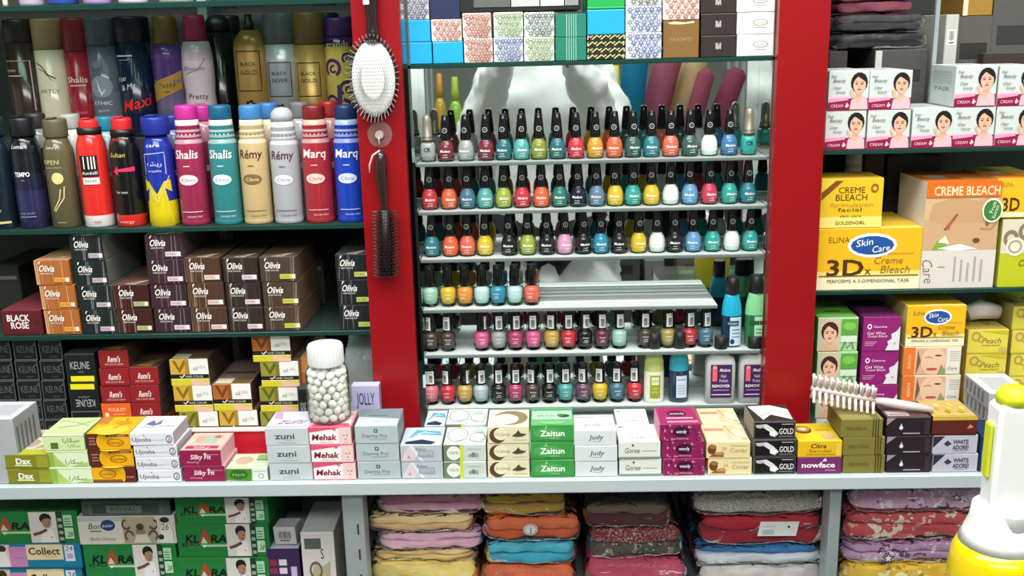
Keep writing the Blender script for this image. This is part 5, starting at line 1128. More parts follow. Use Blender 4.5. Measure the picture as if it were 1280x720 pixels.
def flask(px, label):
    z = ROWZ[5]; Y = 1.458; x = PX(px, 500, Y); h = PZ(px, 420, Y) - z; w = .0225
    o = empty('remover_flask', (x, Y, z + .0003))
    MB().lathe([(w*.9, 0, 'fff'), (w, .002, 'fff'), (w, h*.60, 'fff'), (w*.9, h*.68, 'fff'), (w*.45, h*.73, 'fff'), (w*.42, h*.75, 'fff')], 32, sy=.5, sq=.45).obj('glass_bottle', 'flask_glass', o)
    MB().lathe([(w*.84, .003, 'cfd2ce'), (w*.84, h*.50, 'cfd2ce')], 32, sy=.4, sq=.45).obj('clear_liquid', 'glass_clear', o)
    MB().lathe([(w*.42, h*.752, '111213'), (w*.44, h*.76, '111213'), (w*.42, h - .001, '1b1c1d'), (w*.36, h, '343636')], 20).obj('cap', 'plastic', o)
    d = D(w * 1.42, h * .5); d.r(0, 0, 1, 1, '3a1a50'); d.r(.08, .5, .3, .92, 'd8606a'); d.e(.19, .92, .11, .05, 'e08a8a'); d.t('Medora', .66, .84, .1, 'efeaf4', w=.5, sh=.25, b=.01); d.t('Nail', .6, .66, .1, 'cfc0dc', w=.24); d.t('Polish', .62, .52, .1, 'cfc0dc', w=.4); d.t('REMOVER', .5, .36, .09, 'efeaf4', w=.84, b=.01); d.r(.12, .22, .88, .245, 'b09ac0'); d.r(.05, .08, .95, .11, 'd8c8e4')
    link('printed_label', d.mesh('printed_label', lambda u, v, e: ((u - .5) * w * 1.42, -w * .5 - e - .0004, h * .1 + v * h * .5)), o)
    return tag(o, label, 'bottle', 'nail polish removers')
flask(899, 'clear rectangular remover bottle with purple label beside the teal one')
flask(940, 'clear rectangular remover bottle with purple label beside the plain red column')

# ================================================================ hairbrushes on the red column
YP = 1.42
def P3(px, py, Y): return P(px, py, Y)
# paddle brush: handle up, white pad with bristles
o = empty('paddle_brush', P(467, 98, YP - .014)); base = P(467, 98, YP - .014); L = lambda px, py: P(px, py, YP - .014) - base
rx = (P(496, 98, YP).x - P(439, 98, YP).x) / 2; rz = (P(467, 48, YP).z - P(467, 147, YP).z) / 2
pts = 28; mb = MB(); n0 = 4
def oval(k, y): return [(rx*k*math.cos(2*math.pi*i/pts), y, rz*k*math.sin(2*math.pi*i/pts)) for i in range(pts)]
def ovalmesh(levels, c, c_front):
    mb = MB()
    for k, y in levels: mb.v += oval(k, y)
    for a in range(len(levels) - 1):
        for i in range(pts):
            j = (i + 1) % pts; mb.face([a*pts + i, a*pts + j, (a+1)*pts + j, (a+1)*pts + i][::-1], lin(c), True)
    mb.face([(len(levels) - 1)*pts + i for i in range(pts)], lin(c_front)); mb.face([i for i in range(pts)][::-1], lin(c)); return mb
ovalmesh([(1, .012), (1.03, .009), (1.03, .003), (.98, 0)], '20181a', '20181a').obj('paddle_head', 'gloss', o)
ovalmesh([(.94, -.0003), (.93, -.003), (.8, -.0055), (.5, -.0075)], 'f2f2f0', 'f2f2f0').obj('pad', 'plastic', o)
mb = MB()
for i in range(-9, 10):
    for j in range(-11, 12):
        u = (i + .5*(j % 2)) / 9.5; v = j / 11.5
        q = u*u + v*v
        if q < .84:
            x, z = u*rx, v*rz; sp = 1 + .10*q
            mb.tube([(x, -.006 + .003*q, z), (x*sp, -.017, z*sp)], [.0003, .0003], 'c9c8c4', 4); mb.lathe([(.0007, -.0005, '8f8e8a'), (.0007, .0005, '8f8e8a')], 5)
            for vi in range(len(mb.v) - 10, len(mb.v)): a = mb.v[vi]; mb.v[vi] = (x*sp + a[0], -.0172 + a[2], z*sp + a[1])
b_ = mb.obj('bristles', 'plastic', o); struct(b_, 'stuff')
mb = MB(); 
for i in range(44):
    a = 2*math.pi*i/44; ca, sa = math.cos(a), math.sin(a)
    mb.tube([(rx*.9*ca, -.001, rz*.9*sa), (rx*1.16*ca, -.012, rz*1.10*sa)], [.0006, .0005], '9a9a98', 4)
struct(mb.obj('edge_bristles', 'plastic', o), 'stuff')
MB().tube([L(467, 52), L(466, 40), L(465, 26), L(464, 10), L(463, -14), L(463, -40)], [.0115, .009, .0074, .0088, .0095, .008], '26191d', 14).obj('handle', 'gloss', o)
tag(o, 'paddle hairbrush with white oval pad and dark handle hanging on the red column', 'hairbrush')
q = L(459, 2); MB().box(q.x - .004, q.x + .004, q.y - .0108, q.y - .0094, q.z - .004, q.z + .003, 'd8d8d8').obj('sticker', 'print', o)
# suction hook + round brush
hk = empty('suction_hook', P(475, 168, YP)); hx = hk.location.copy()
def ydisc(r, y0, y1, c, n=24):
    mb = MB(); mb.lathe([(r, 0, c), (r*.92, y1 - y0, c)], n)
    mb.v = [(x, y0 - z, y) for x, y, z in mb.v]; mb.f = [f for f in mb.f]; return mb
ydisc(.0185, -.0003, .002, 'fff').obj('suction_cup', 'jar_plastic', hk); ydisc(.0062, -.0026, .004, 'b9a8a4').obj('hub', 'plastic', hk)
MB().tube([(0, -.007, 0), (0, -.012, -.004), (0, -.012, -.012), (0, -.007, -.014)], .0014, 'b8b4b0', 8).obj('hook', 'metal', hk)
tag(hk, 'clear suction hook stuck to the red column under the paddle brush', 'hook')
o = empty('vent_brush', P(479, 265, YP - .012)); base = o.location.copy(); L = lambda px, py, dy=0: P(px, py, YP - .012 + dy) - base
MB().tube([L(475, 187), L(476, 196), L(476, 215), L(478, 236), L(480, 252), L(482, 270), L(483, 343)], [.003, .0085, .0092, .0074, .0052, .0052, .0046], '2b1a18', 12).obj('handle', 'gloss', o)
a, b = L(481, 262), L(483, 345)
MB().tube([a, a.lerp(b, .5), b], [.0085, .0092, .0085], '1f1416', 12).obj('barrel', 'plastic', o)
mb = MB()
for k in range(20):
    c0 = a.lerp(b, (k + .5) / 20)
    for j in range(9):
        an = math.pi * (j + .25*(k % 2)) / 8
        d = Vector((-math.cos(an), -math.sin(an)*.9, 0))
        mb.tube([c0 + d*.0085, c0 + d*.0200], [.0009, .0006], '5a2b30' if j < 2 else '241618', 4)
struct(mb.obj('bristles', 'plastic', o), 'stuff')
MB().tube([L(475, 188, -.004), L(466, 194, -.006), L(462, 206, -.006), L(462, 216, -.005)], .0013, 'd0c4bc', 6).obj('hanging_cord', 'plastic', o)
tag(o, 'dark round hairbrush hanging handle up from the suction hook', 'hairbrush')
# ---- white roller comb on the boxes
zt = PZ(1075, 524, YC) + .001
o = empty('vent_comb', (0, 0, 0)); A = P(1012, 487, 1.30); Bq = P(1093, 497, 1.30); E_ = P(1174, 512, 1.285)
A = P(1016, 485, 1.318); Bq = P(1093, 500, 1.318)
zr_ = A.z
base = Vector((A.x, 1.318, zr_)); o.location = base
ax = Vector((Bq.x - A.x, .0, Bq.z - A.z)); ax2 = Vector((E_.x - A.x, -.012, E_.z - zr_ + .012))
ex2 = Vector((E_.x - A.x, -.014, (PZ(1165, 521, YC) - zr_) + .0055))
MB().tube([ax*-.02, ax*.3, ax*.7, ax*1.02], [.0035, .0044, .0044, .004], 'd9c9c4', 12).obj('spine', 'plastic', o)
MB().tube([ax*1.02, ax.lerp(ex2, .2), ax.lerp(ex2, .6), ex2], [.0042, .0058, .0062, .0045], 'd8c6c2', 12).obj('handle', 'plastic', o)
tooth_me = MB().tube([(0, 0, 0), (0, 0, .014), (0, 0, .0195), (0, 0, .021)], [.0028, .0021, .0026, .0014], 'd8c8c2', 6).mesh('tooth', 'plastic')
for k in range(11):
    c0 = ax * (.02 + k * .096)
    for rx_, ry_ in ((.35, 0), (-.55, .12), (2.65, .1), (-2.6, 0)):
        t = link('tooth', tooth_me, o, c0, (rx_, ry_, 0))
tag(o, 'pinkish white vent comb lying across the small boxes', 'comb')
# ================================================================ cotton ball jar
zj = PZ(411, 531, YC + .036); zj = Z_CNT + (PZ(411, 534, YC) - Z_CNT) + .0012
Yj = YC + .033; xj = PX(411, 500, Yj); rj = (PX(438, 500, Yj) - PX(385, 500, Yj)) / 2; hj = PZ(411, 453, Yj) - zj; hl = PZ(406, 429, Yj) - zj
o = empty('clear_jar', (xj, Yj, zj))
MB().lathe([(rj*.9, 0, 'fff'), (rj*.98, .003, 'fff'), (rj, .01, 'fff'), (rj, hj*.82, 'fff'), (rj*.94, hj*.9, 'fff'), (rj*.80, hj*.97, 'fff'), (rj*.78, hj*1.03, 'fff')], 32).obj('jar_body', 'jar_plastic', o)
mb = MB(); rl = rj * .80
mb.lathe([(rl, hj*.985, 'e9ebe8'), (rl*1.02, hj*1.0, 'e9ebe8'), (rl*1.02, hl - .004, 'e9ebe8'), (rl*.97, hl - .001, 'eceeeb'), (rl*.6, hl, 'eceeeb')], 32).obj('lid', 'plastic', o)
mb = MB()
for i in range(30):
    a = 2*math.pi*i/30; mb.box(-.0006, .0006, -.0006, .0004, hj*1.0, hl - .005, 'dfe1de')
    for vi in range(len(mb.v) - 8, len(mb.v)): x, y, z = mb.v[vi]; y -= rl*1.02; mb.v[vi] = (x*math.cos(a) - y*math.sin(a), x*math.sin(a) + y*math.cos(a), z)
struct(mb.obj('lid_ridges', 'plastic', o.children[1] if len(o.children) > 1 else o), 'stuff')
tag(o, 'clear lidded jar of cotton balls standing on the pink boxes', 'jar')
def lump(seed):
    bm = bmesh.new(); bmesh.ops.create_icosphere(bm, subdivisions=2, radius=.0061)
    for v in bm.verts: v.co *= 1 + .16 * noise.noise(v.co * 260 + Vector((seed * 7, 0, 0)))
    me = bpy.data.meshes.new('cotton_ball'); bm.to_mesh(me); bm.free()
    a = me.color_attributes.new('Col', 'FLOAT_COLOR', 'CORNER'); a.data.foreach_set('color', [*lin('f6f6f0'), 1.0] * len(a.data))
    me.materials.append(MATS['plastic']); me.polygons.foreach_set('use_smooth', [True] * len(me.polygons)); return me
lumps = [lump(i) for i in range(4)]
rr = random.Random(11); cnt = 0
z = .0065
lay = 0
while z < hj * .90:
    for rad_, off in ((rj - .0076, 0), (rj - .0180, .5)):
        n = int(2 * math.pi * rad_ / .0120)
        for i in range(n):
            a = 2*math.pi*(i + off + .5*(lay % 2)) / n
            y = Yj + rad_ * math.sin(a)
            b = link('cotton_ball', rr.choice(lumps), None, (xj + rad_*math.cos(a) + rr.uniform(-.0006, .0006), y + rr.uniform(-.0004, .0004), zj + z + rr.uniform(-.001, .001)), (rr.random()*6, rr.random()*6, 0))
            b.scale = (rr.uniform(.86, 1.15), rr.uniform(.85, 1), rr.uniform(.78, .98)); tag(b, 'small white cotton ball inside the lidded clear jar', 'cotton ball', 'cotton balls in the clear jar'); cnt += 1
    z += .0106; lay += 1
# ================================================================ folded clothing in clear bags below the counter
def pattern_mat(name, base, cols, scale, thr=.35, metric='EUCLIDEAN'):
    """printed cloth: blobs of several colours scattered over a base colour"""
    m = pmat(name, base, rough=.85, spec=.15, noise_amt=.12, nscale=60, bump=.4, bscale=200)
    nt = m.node_tree; b = nt.nodes['Principled BSDF']; prev = b.inputs['Base Color'].links[0].from_socket
    tc = nt.nodes.new('ShaderNodeTexCoord')
    for i, c in enumerate(cols):
        v = nt.nodes.new('ShaderNodeTexVoronoi'); v.inputs['Scale'].default_value = scale * (1 + .27*i); v.distance = metric
        mp = nt.nodes.new('ShaderNodeMapping'); mp.inputs['Location'].default_value = (3.1*i, 1.7*i, 2.3*i); nt.links.new(tc.outputs['Object'], mp.inputs[0])
        nz = nt.nodes.new('ShaderNodeTexNoise'); nz.inputs['Scale'].default_value = scale*1.6
        nt.links.new(mp.outputs[0], nz.inputs[0])
        mxv = nt.nodes.new('ShaderNodeMix'); mxv.data_type = 'VECTOR'; mxv.inputs[0].default_value = .06
        nt.links.new(mp.outputs[0], mxv.inputs[4]); nt.links.new(nz.outputs['Color'], mxv.inputs[5]); nt.links.new(mxv.outputs[1], v.inputs['Vector'])
        lt = nt.nodes.new('ShaderNodeMath'); lt.operation = 'LESS_THAN'; lt.inputs[1].default_value = thr * (1 - .12*i); nt.links.new(v.outputs['Distance'], lt.inputs[0])
        mx = nt.nodes.new('ShaderNodeMix'); mx.data_type = 'RGBA'; mx.inputs[7].default_value = (*lin(c), 1)
        nt.links.new(lt.outputs[0], mx.inputs[0]); nt.links.new(prev, mx.inputs[6]); prev = mx.outputs[2]
    nt.links.new(prev, b.inputs['Base Color']); return name
pattern_mat('star_print', 'd2a6c0', ['e6d2dc', '6a4a64', 'f4e8ec'], 34, .30)
pattern_mat('lilac_print', 'b890b4', ['e0cce0', '5a4058', 'd8b4d4'], 32, .28)
pattern_mat('red_print', 'd0545a', ['f0dcc4', 'e8c8b0', 'f4ece0'], 27, .27)
pattern_mat('yellow_print', 'dfb430', ['f4e4a0', 'a8842a'], 34, .28)
pattern_mat('lace_print', '8f8c84', ['d8d6cc', '5a574f', 'eceae2'], 130, .36)
pattern_mat('check_print', '7a1f26', ['e4dcd4', '2a2624'], 110, .28)
pattern_mat('camo_print', '4c4a44', ['8a7a64', 'b4b0a6', '2a2826'], 40, .34)
def cloth(x0, x1, y0, y1, z0, z1, seed, amp=.004, nx=30, na=18, e=.45, fine=.0014, sag=0.0):
    """one soft folded layer: a rounded slab whose skin is rumpled"""
    mb = MB(); w = (x1 - x0)/2; d = (y1 - y0)/2; h = (z1 - z0)/2; cx, cy, cz = (x0+x1)/2, (y0+y1)/2, (z0+z1)/2
    sd = Vector((seed*3.7, seed*1.3, seed*2.1))
    for i in range(nx + 1):
        u = -1 + 2*i/nx; s = max(.05, (1 - abs(u)**12)) ** .5
        for k in range(na):
            a = 2*math.pi*k/na; ca, sa = math.cos(a), math.sin(a)
            yy = math.copysign(abs(ca)**e, ca); zz = math.copysign(abs(sa)**e, sa)
            p = Vector((cx + w*u, cy + d*yy*(.75 + .25*s), cz + h*zz*s))
            q = Vector((p.x*13, p.y*16, p.z*34)) + sd; r = Vector((p.x*42, p.y*70, p.z*110)) + sd
            dx = noise.noise(q)*amp; dz = noise.noise(Vector((p.x*14, p.y*10, cz*60)) + sd)*amp*.35 + noise.noise(r)*fine*.5
            dy = noise.noise(q + Vector((5, 5, 1)))*amp*1.7 + noise.noise(r)*fine*1.5
            mb.v.append((p.x + dx*.4, p.y + dy, p.z + dz - sag*abs(u)**2))
    for i in range(nx):
        for k in range(na):
            j = (k + 1) % na; mb.face([i*na + k, i*na + j, (i+1)*na + j, (i+1)*na + k][::-1], (1, 1, 1), True)
    mb.face([k for k in range(na)], (1, 1, 1), True); mb.face([nx*na + k for k in range(na)][::-1], (1, 1, 1), True)
    return mb
NPK = 0
def pack(px0, px1, yt, yb, layers, label, group, Y=1.335, z0=None, z1=None, depth=.2, sticker=None, wrap=True):
    """layers: list of (colour or pattern material, share) bottom first"""
    global NPK; NPK += 1; sd = NPK
    xm = (px0 + px1)/2; ym = (yt + yb)/2
    xa, xb = PX(px0, ym, Y), PX(px1, ym, Y)
    z0 = PZ(xm, yb, Y) if z0 is None else z0; z1 = PZ(xm, yt, Y) if z1 is None else z1
    ox, oz = (xa + xb)/2, z0
    o = empty('clothing_pack', (ox, Y, oz)); hw = (xb - xa)/2; H = z1 - z0
    tot = sum(s for _, s in layers); z = .0012
    for i, (m, s) in enumerate(layers):
        h = (H - .0030) * s / tot; rr = random.Random(sd*10 + i)
        mb = cloth(-hw*.975 + rr.uniform(0, .004), hw*.975 - rr.uniform(0, .004), .006 + rr.uniform(0, .006), depth, z, z + h*1.04, sd*10 + i, amp=.0040, nx=60, na=44, e=.22, fine=.0030)
        if m in MATS: mb.obj('folded_layer', m, o)
        else:
            c = lin(m); mb.c = [c] * len(mb.c); mb.obj('folded_layer', 'fabric', o)
        z += h
    if wrap:
        mb = cloth(-hw, hw, .0005, depth + .004, .0005, H - .0005, sd*77 + 5, amp=.0030, nx=90, na=60, e=.26, fine=.0030)
        mb.obj('clear_bag', 'clear_wrap', o)
    if sticker:
        sx, sz, w, h, fn, shape = sticker
        d = D(w, h); fn(d); me = d.mesh('sticker', lambda u, v, e: ((u - .5)*w, -e*2, (v - .5)*h))
        c = P(sx, sz, Y); link('sticker', me, o, (c.x - ox, -.0045, c.z - oz), (R(-6), 0, R(4)))
    return tag(o, label, 'clothing', group)
GP = 'folded clothing in clear bags under the counter'
zl = Z_LOW + .0006
ya = lambda y: PZ(530, y, 1.335)
pack(458, 600, 704, 762, [('dcba54', 1), ('e6cc70', 1)], 'yellow folded clothing at the bottom of the pastel pile', GP, z0=zl, z1=ya(704.5))
pack(460, 598, 694, 704, [('dcb86a', 1), ('e2c48e', 1)], 'thin golden beige folded clothing under the lower pink one', GP, z0=ya(704), z1=ya(690))
pack(466, 604, 665, 692, [('e6b4c8', 1), ('eabdd0', 1.1)], 'lower pale pink folded clothing in the pastel pile', GP, z0=ya(689.5), z1=ya(668))
pack(456, 594, 646, 668, [('e4bc84', 1), ('ead09c', 1)], 'cream folded clothing between the two pink ones', GP, z0=ya(667.5), z1=ya(646))
pack(468, 606, 618, 646, [('dca2bc', 1), ('c07f92', 1)], 'upper rose pink folded clothing right under the counter', GP, z0=ya(645.5), z1=ya(620))
yb_ = lambda y: PZ(660, y, 1.335)
pack(600, 722, 708, 762, [('c85a30', 1), ('d0623a', 1)], 'lower orange folded clothing under the teal one', GP, z0=zl, z1=yb_(709))
pack(604, 722, 680, 709, [('34a0bc', 1), ('44aec6', 1)], 'teal blue folded clothing in a shiny bag', GP, z0=yb_(708.5), z1=yb_(680))
def st(d): d.e(.5, .5, .48, .48, 'd8dad8'); d.ring(.5, .5, .42, .42, .12, '6a7074'); d.t('J', .5, .5, .4, '5a6064', b=.02)
pack(602, 728, 646, 680, [('cc5a30', 1), ('d86a40', 1.2)], 'orange folded clothing with a round white sticker', GP, z0=yb_(679.5), z1=yb_(648), sticker=(663, 660, .022, .018, st, 0))
pack(600, 710, 617, 650, [('a8862a', 1), ('b4943a', 1)], 'mustard folded clothing on top of the orange one', GP, z0=yb_(647.5), z1=yb_(620))
yc_ = lambda y: PZ(790, y, 1.335)
pack(730, 862, 704, 762, [('8f8a86', 1), ('b03a5a', 1)], 'pink and grey folded clothing at the pile bottom next to teal', GP, z0=zl, z1=yc_(702))
pack(734, 856, 662, 702, [('camo_print', 1), ('check_print', 1.4)], 'dark red folded clothing with black and white chequered edge', GP, z0=yc_(701.5), z1=yc_(663))
pack(730, 842, 628, 662, [('4a1620', 1), ('5a4a40', .8)], 'dark maroon folded clothing in a crumpled clear bag', GP, z0=yc_(662.5), z1=yc_(632))
yd_ = lambda y: PZ(950, y, 1.335)
pack(872, 1036, 706, 762, [('b4b2ac', 1), ('c4c2bc', 1)], 'white folded clothing at the bottom of the lace pile', GP, z0=zl, z1=yd_(709))
pack(868, 1034, 684, 709, [('c0c8d0', 1), ('2f78b4', 1)], 'blue and white folded clothing under the red one', GP, z0=yd_(708.5), z1=yd_(685))
def st3(d): d.p([(0, .1), (.92, 0), (1, .9), (.08, 1)], 'e2e2e0'); d.e(.75, .6, .03, .08, '222'); d.t('COTTON', .28, .68, .1, '777', w=.3); [d.r(.12, .4 - .1*i, .4, .44 - .1*i, '888') for i in range(3)]
pack(874, 1036, 646, 685, [('9a1a30', 1), ('b4182c', 1.2)], 'red folded clothing with a white paper label', GP, z0=yd_(684.5), z1=yd_(647), sticker=(972, 659, .062, .024, st3, 0))
pack(864, 1034, 614, 650, [('lace_print', 1)], 'silvery lace folded clothing on top of the red one', GP, z0=yd_(646.5), z1=yd_(617))
ye_ = lambda y: PZ(1140, y, 1.335)
pack(1050, 1216, 704, 762, [('yellow_print', 1)], 'yellow patterned folded clothing at the bottom of the star pile', GP, z0=zl, z1=ye_(707))
def st4(d): d.star(.5, .5, .48, '2c2430', 5, .45); d.star(.5, .5, .28, 'd8cad6', 5, .45)
pack(1054, 1226, 680, 707, [('lilac_print', 1), ('lilac_print', 1)], 'lilac folded clothing with dark outlined stars', GP, z0=ye_(706.5), z1=ye_(680), sticker=(1109, 696, .022, .022, st4, 0))
pack(1056, 1228, 644, 680, [('red_print', 1), ('red_print', 1)], 'coral red folded clothing with cream letters and moons', GP, z0=ye_(679.5), z1=ye_(644))
pack(1064, 1240, 608, 650, [('star_print', 1)], 'pink star print folded clothing on top of the coral one', GP, z0=ye_(643.5), z1=ye_(613), sticker=(1194, 620, .014, .014, st4, 0))
# ================================================================ cartons below the counter, left
def man(d, x0, x1):
    d.r(x0, .03, x1, .99, 'd8d2cc'); a = d.H/d.W; w = x1 - x0; cx = x0 + w*.62
    d.p([(cx - .26*w, .03), (cx - .22*w, .42), (cx - .05*w, .5), (cx + .2*w, .46), (cx + .3*w, .03)], 'eae4e2'); d.line([(x0 + w*.1, .28), (cx - w*.25, .34), (cx, .44)], .09, '6a4a3a'); d.e(cx - .01*w, .78, .22*w, .17, '1a1614'); d.e(cx + .02*w, .66, .17*w, .18, 'a57e66'); d.p([(cx - .17*w, .74), (cx - .12*w, .92), (cx + .15*w, .92), (cx + .19*w, .78), (cx + .02*w, .80)], '1a1614'); d.e(cx + .1*w, .66, .03*w, .02, '2a1a14', 6); d.line([(cx, .57), (cx + .1*w, .57)], .02, '6a3a30'); d.e(cx + .14*w, .2, .03*w, .02, '4a5a9a', 6)
def f(d):
    d.p([(.10, .42), (.60, .42), (.58, .30), (.12, .30)], '3f8c46'); d.t('KL', .16, .56, .24, '0c120e', w=.15, sh=.2, b=.03); d.t('RA', .45, .56, .24, '0c120e', w=.18, sh=.2, b=.03)
    d.p([(.24, .42), (.29, .8), (.32, .84), (.37, .44), (.34, .44), (.30, .68), (.27, .42)], 'b8402c'); d.p([(.255, .42), (.29, .62), (.33, .42)], 'd9c4b0'); d.t('KOREA', .15, .38, .1, '1a2a1a', w=.2, b=.02); d.r(.30, .32, .54, .38, 'b8d0b0'); d.p([(.26, .38), (.29, .28), (.32, .38)], 'd8e4d0')
    man(d, .54, .80); d.r(.81, .0, .86, 1, '1d3a26'); [d.r(.815, .1 + .2*i, .855, .2 + .2*i, '9aa89c') for i in range(4)]; d.r(.87, .55, .955, .9, 'a9d8b0'); d.r(.87, .15, .955, .5, 'b9e0bc'); [d.r(.88, .6 + .08*i, .94, .63 + .08*i, '5a8a64') for i in range(3)]; d.t('28', .915, .3, .16, '2a3a4a', w=.05, sh=.2)
des('klara', 'vest_carton', 'green carton picturing a man in white', '1c7a38', '2a6a3c', '176630', f, None)
def f(d):
    d.r(.03, .08, .19, .98, 'd8c8c0'); d.e(.1, .82, .05, .14, '3a2a24'); d.p([(.03, .08), (.06, .7), (.14, .7), (.18, .08)], 'e8e2e0'); d.r(.18, .08, .38, .9, 'c484b0'); d.t('Slub', .28, .45, .12, 'a8609a', w=.12); d.r(.38, .36, .80, .98, 'e2cfa4'); d.t('Collect', .585, .72, .3, '2c1c1a', w=.36, b=.02); d.t('for men', .66, .5, .08, '8a6a50', w=.14)
    d.r(.82, .3, .93, .95, 'd4dce8'); d.t('24', .87, .82, .2, '1a2a40', w=.08, sh=.2); d.r(.84, .4, .91, .6, 'b89ac0'); d.r(0, .0, 1, .06, '0f5a7c')
des('collect', 'vest_carton', 'teal blue carton with dark lettering on peach', '17789c', '3a8aa4', '126484', f, None)
def f(d):
    d.r(0, 0, 1, 1, 'd6d2c6'); d.r(0, .82, .5, .98, 'b4b8b8'); d.e(.31, .68, .075, .20, '1e3c74'); d.t('Bon', .17, .66, .22, '2c3a5a', w=.13, sh=.2); d.t('soir', .305, .68, .14, 'd8e0ee', w=.11, sh=.1); d.r(.12, .45, .24, .49, '6a7258'); d.t('Bella Donna', .24, .2, .13, '8a8478', w=.26, sh=.3)
    d.r(.46, .02, .80, .98, 'b0a288'); [d.ring(x, y, .05, .2, .4, '5a4a36', a0=a, a1=a + 240) for x, y, a in ((.5, .7, 90), (.52, .3, 0), (.78, .7, 200), (.77, .3, 300))]; d.e(.64, .45, .05, .14, '8a7a64'); d.e(.64, .62, .04, .12, '4a3a2a'); d.p([(.56, .05), (.6, .35), (.7, .35), (.74, .05)], 'd8cfc0')
    d.r(.82, .05, .98, .95, 'cfc9bf'); d.e(.9, .86, .05, .1, '2a2420'); d.p([(.83, .05), (.85, .5), (.88, .72), (.94, .72), (.97, .45), (.97, .05)], 'e6e2de'); d.t('26', .895, .62, .24, '2a2a2a', w=.075, sh=.2); d.e(.85, .25, .03, .1, '3a302a')
des('bonsoir', 'vest_carton', 'whitish carton with blue disc', 'd6d2c6', 'c4c2ba', 'b8b4aa', f, None)
def f(d): d.r(.08, .1, .92, .9, '56605c'); d.r(.12, .16, .88, .84, '39443f'); d.r(.28, .2, .68, .7, '6a7470'); d.t('ROYAL', .48, .45, .26, '242c2a', w=.3)
des('greyframe', 'vest_carton', 'dark grey green carton with framed panel', '4a5450', '5a645f', '3c4642', f, None)
GL = 'vest cartons under the counter'; YL = 1.335
H1 = lambda px, yt, yb: None
zl0 = Z_LOW + .0004
def pile(items, Dp=.22):
    """items bottom first: (kind, px0, px1, y top, y bottom, label tail)"""
    z = zl0
    for kind, a, b, yt, yb, w in items:
        ym = (yt + yb)/2; xa, xb = PX(a, ym, YL), PX(b, ym, YL)
        z1 = PZ((a + b)/2, yt, YL)
        carton(kind, xb - xa, z1 - z - .0005, Dp, ((xa + xb)/2, YL + random.uniform(0, .003), z), DES[kind]['descr'] + ', ' + w, 'box', GL, R(random.uniform(-.4, .4)))
        z = z1
pile([('collect', -6, 104, 711, 762, 'lower of the two'), ('collect', -8, 101, 680, 710, 'upper of the two'), ('klara', -34, 97, 640, 679, 'on the teal cartons')])
pile([('klara', 112, 224, 722, 762, 'lowest under the whitish carton'), ('klara', 105, 221, 680, 720, 'right under the whitish carton'), ('bonsoir', 98, 219, 645, 680, 'topped by the dark one'), ('greyframe', 101, 212, 626, 643, 'tucked right under the counter')])
pile([('klara', 222, 338, 739, 762, 'lowest of the pile by the purple carton'), ('klara', 222, 337, 697, 738, 'second lowest of the pile by the purple carton'), ('klara', 221, 336, 655, 696, 'second highest of the pile by the purple carton'), ('klara', 219, 335, 622, 653, 'highest of the pile by the purple carton')])
def f(d): d.r(.0, .0, 1, 1, '3a2450'); [d.r(.06 + .3*(i % 2), .72 - .14*(i//2), .3 + .3*(i % 2), .82 - .14*(i//2), '8a2a48' if i % 2 == 0 else 'd8d0dc') for i in range(4)]; d.p([(.1, .1), (.3, .5), (.5, .45), (.55, .1)], 'c8a8b0'); d.r(.72, .2, .9, .7, 'c0b8cc'); d.t('NEW', .8, .5, .1, '4a2a5a', w=.16, rot=90)
des('purple_carton', 'purple_carton', 'dark purple carton with pale lid', '3a2450', 'b8b8c8', '2c1a40', f, None)
pile([('purple_carton', 336, 376, 686, 762, 'right beside the green cartons')], .12)
def f(d): d.r(.06, .03, .94, .97, 'd4d0cc'); d.r(.1, .78, .6, .92, '5a5e58'); d.t('S', .62, .72, .14, '2a2420', w=.1); d.p([(.15, .3), (.4, .62), (.6, .55), (.85, .62), (.8, .2), (.5, .3), (.2, .1)], 'b4a88c'); d.ring(.4, .5, .2, .12, .3, '6a5e4a'); d.ring(.6, .3, .2, .12, .3, '7a6e5a'); d.r(.1, .05, .9, .14, '8a2430')
des('ornate_carton', 'ornate_carton', 'white carton with ornate beige picture', 'dcd8d4', 'c8c8c8', 'a8a4a0', f, None)
pile([('ornate_carton', 379, 420, 665, 762, 'standing by the metal upright')], .1)
def f(d): d.barcode(.12, .16, .88, .84, 8, 'c8c6c4', 11)
des('tag_box', 'small_box', 'small pale box with a bar code lying tilted on the purple carton', 'c4c2c2', 'b0aeae', '9a9898', f, None)
o = carton('tag_box', .034, .028, .03, (PX(354, 668, YL), YL + .01, PZ(354, 686, YL) + .0016), DES['tag_box']['descr'], 'box', None, R(-6)); o.rotation_euler = (0, R(-3.0), R(-6))
# cable behind
o = MB().tube([P(388, 650, 1.5), P(398, 646, 1.48), P(408, 652, 1.47), P(420, 660, 1.46), P(430, 662, 1.46)], .0013, '8a7a74', 6).obj('thin_cable', 'plastic'); tag(o, 'thin pale cable looping in the dark beside the metal upright', 'cable')
MB().tube([P(428, 630, 1.5), P(420, 648, 1.5), P(404, 662, 1.49)], .0012, '6a5a54', 6).obj('cable_branch', 'plastic', o)
o = MB().lathe([(.008, 0, 'b0b2b0'), (.0085, .004, 'b0b2b0'), (.0085, .016, 'c4c6c4'), (.006, .018, 'c4c6c4')], 18).obj('cable_clip', 'plastic'); o.location = (PX(375, 622, 1.42), 1.42, ZB - .0185); tag(o, 'round whitish fitting under the counter beside the cables', 'fitting')
# cloudy bag behind the jar
mb = cloth(PX(430, 450, 1.50), PX(472, 450, 1.50), 1.49, 1.60, PZ(450, 500, 1.50) - .03, PZ(450, 416, 1.50) - .002, 55, amp=.012, nx=24, na=20, e=.7, fine=.005)
c0 = lin('8a8d90'); mb.c = [c0]*len(mb.c); o = mb.obj('plastic_bag', 'cloudy_bag'); tag(o, 'crumpled grey plastic bag between the cotton jar and the red column', 'bag')
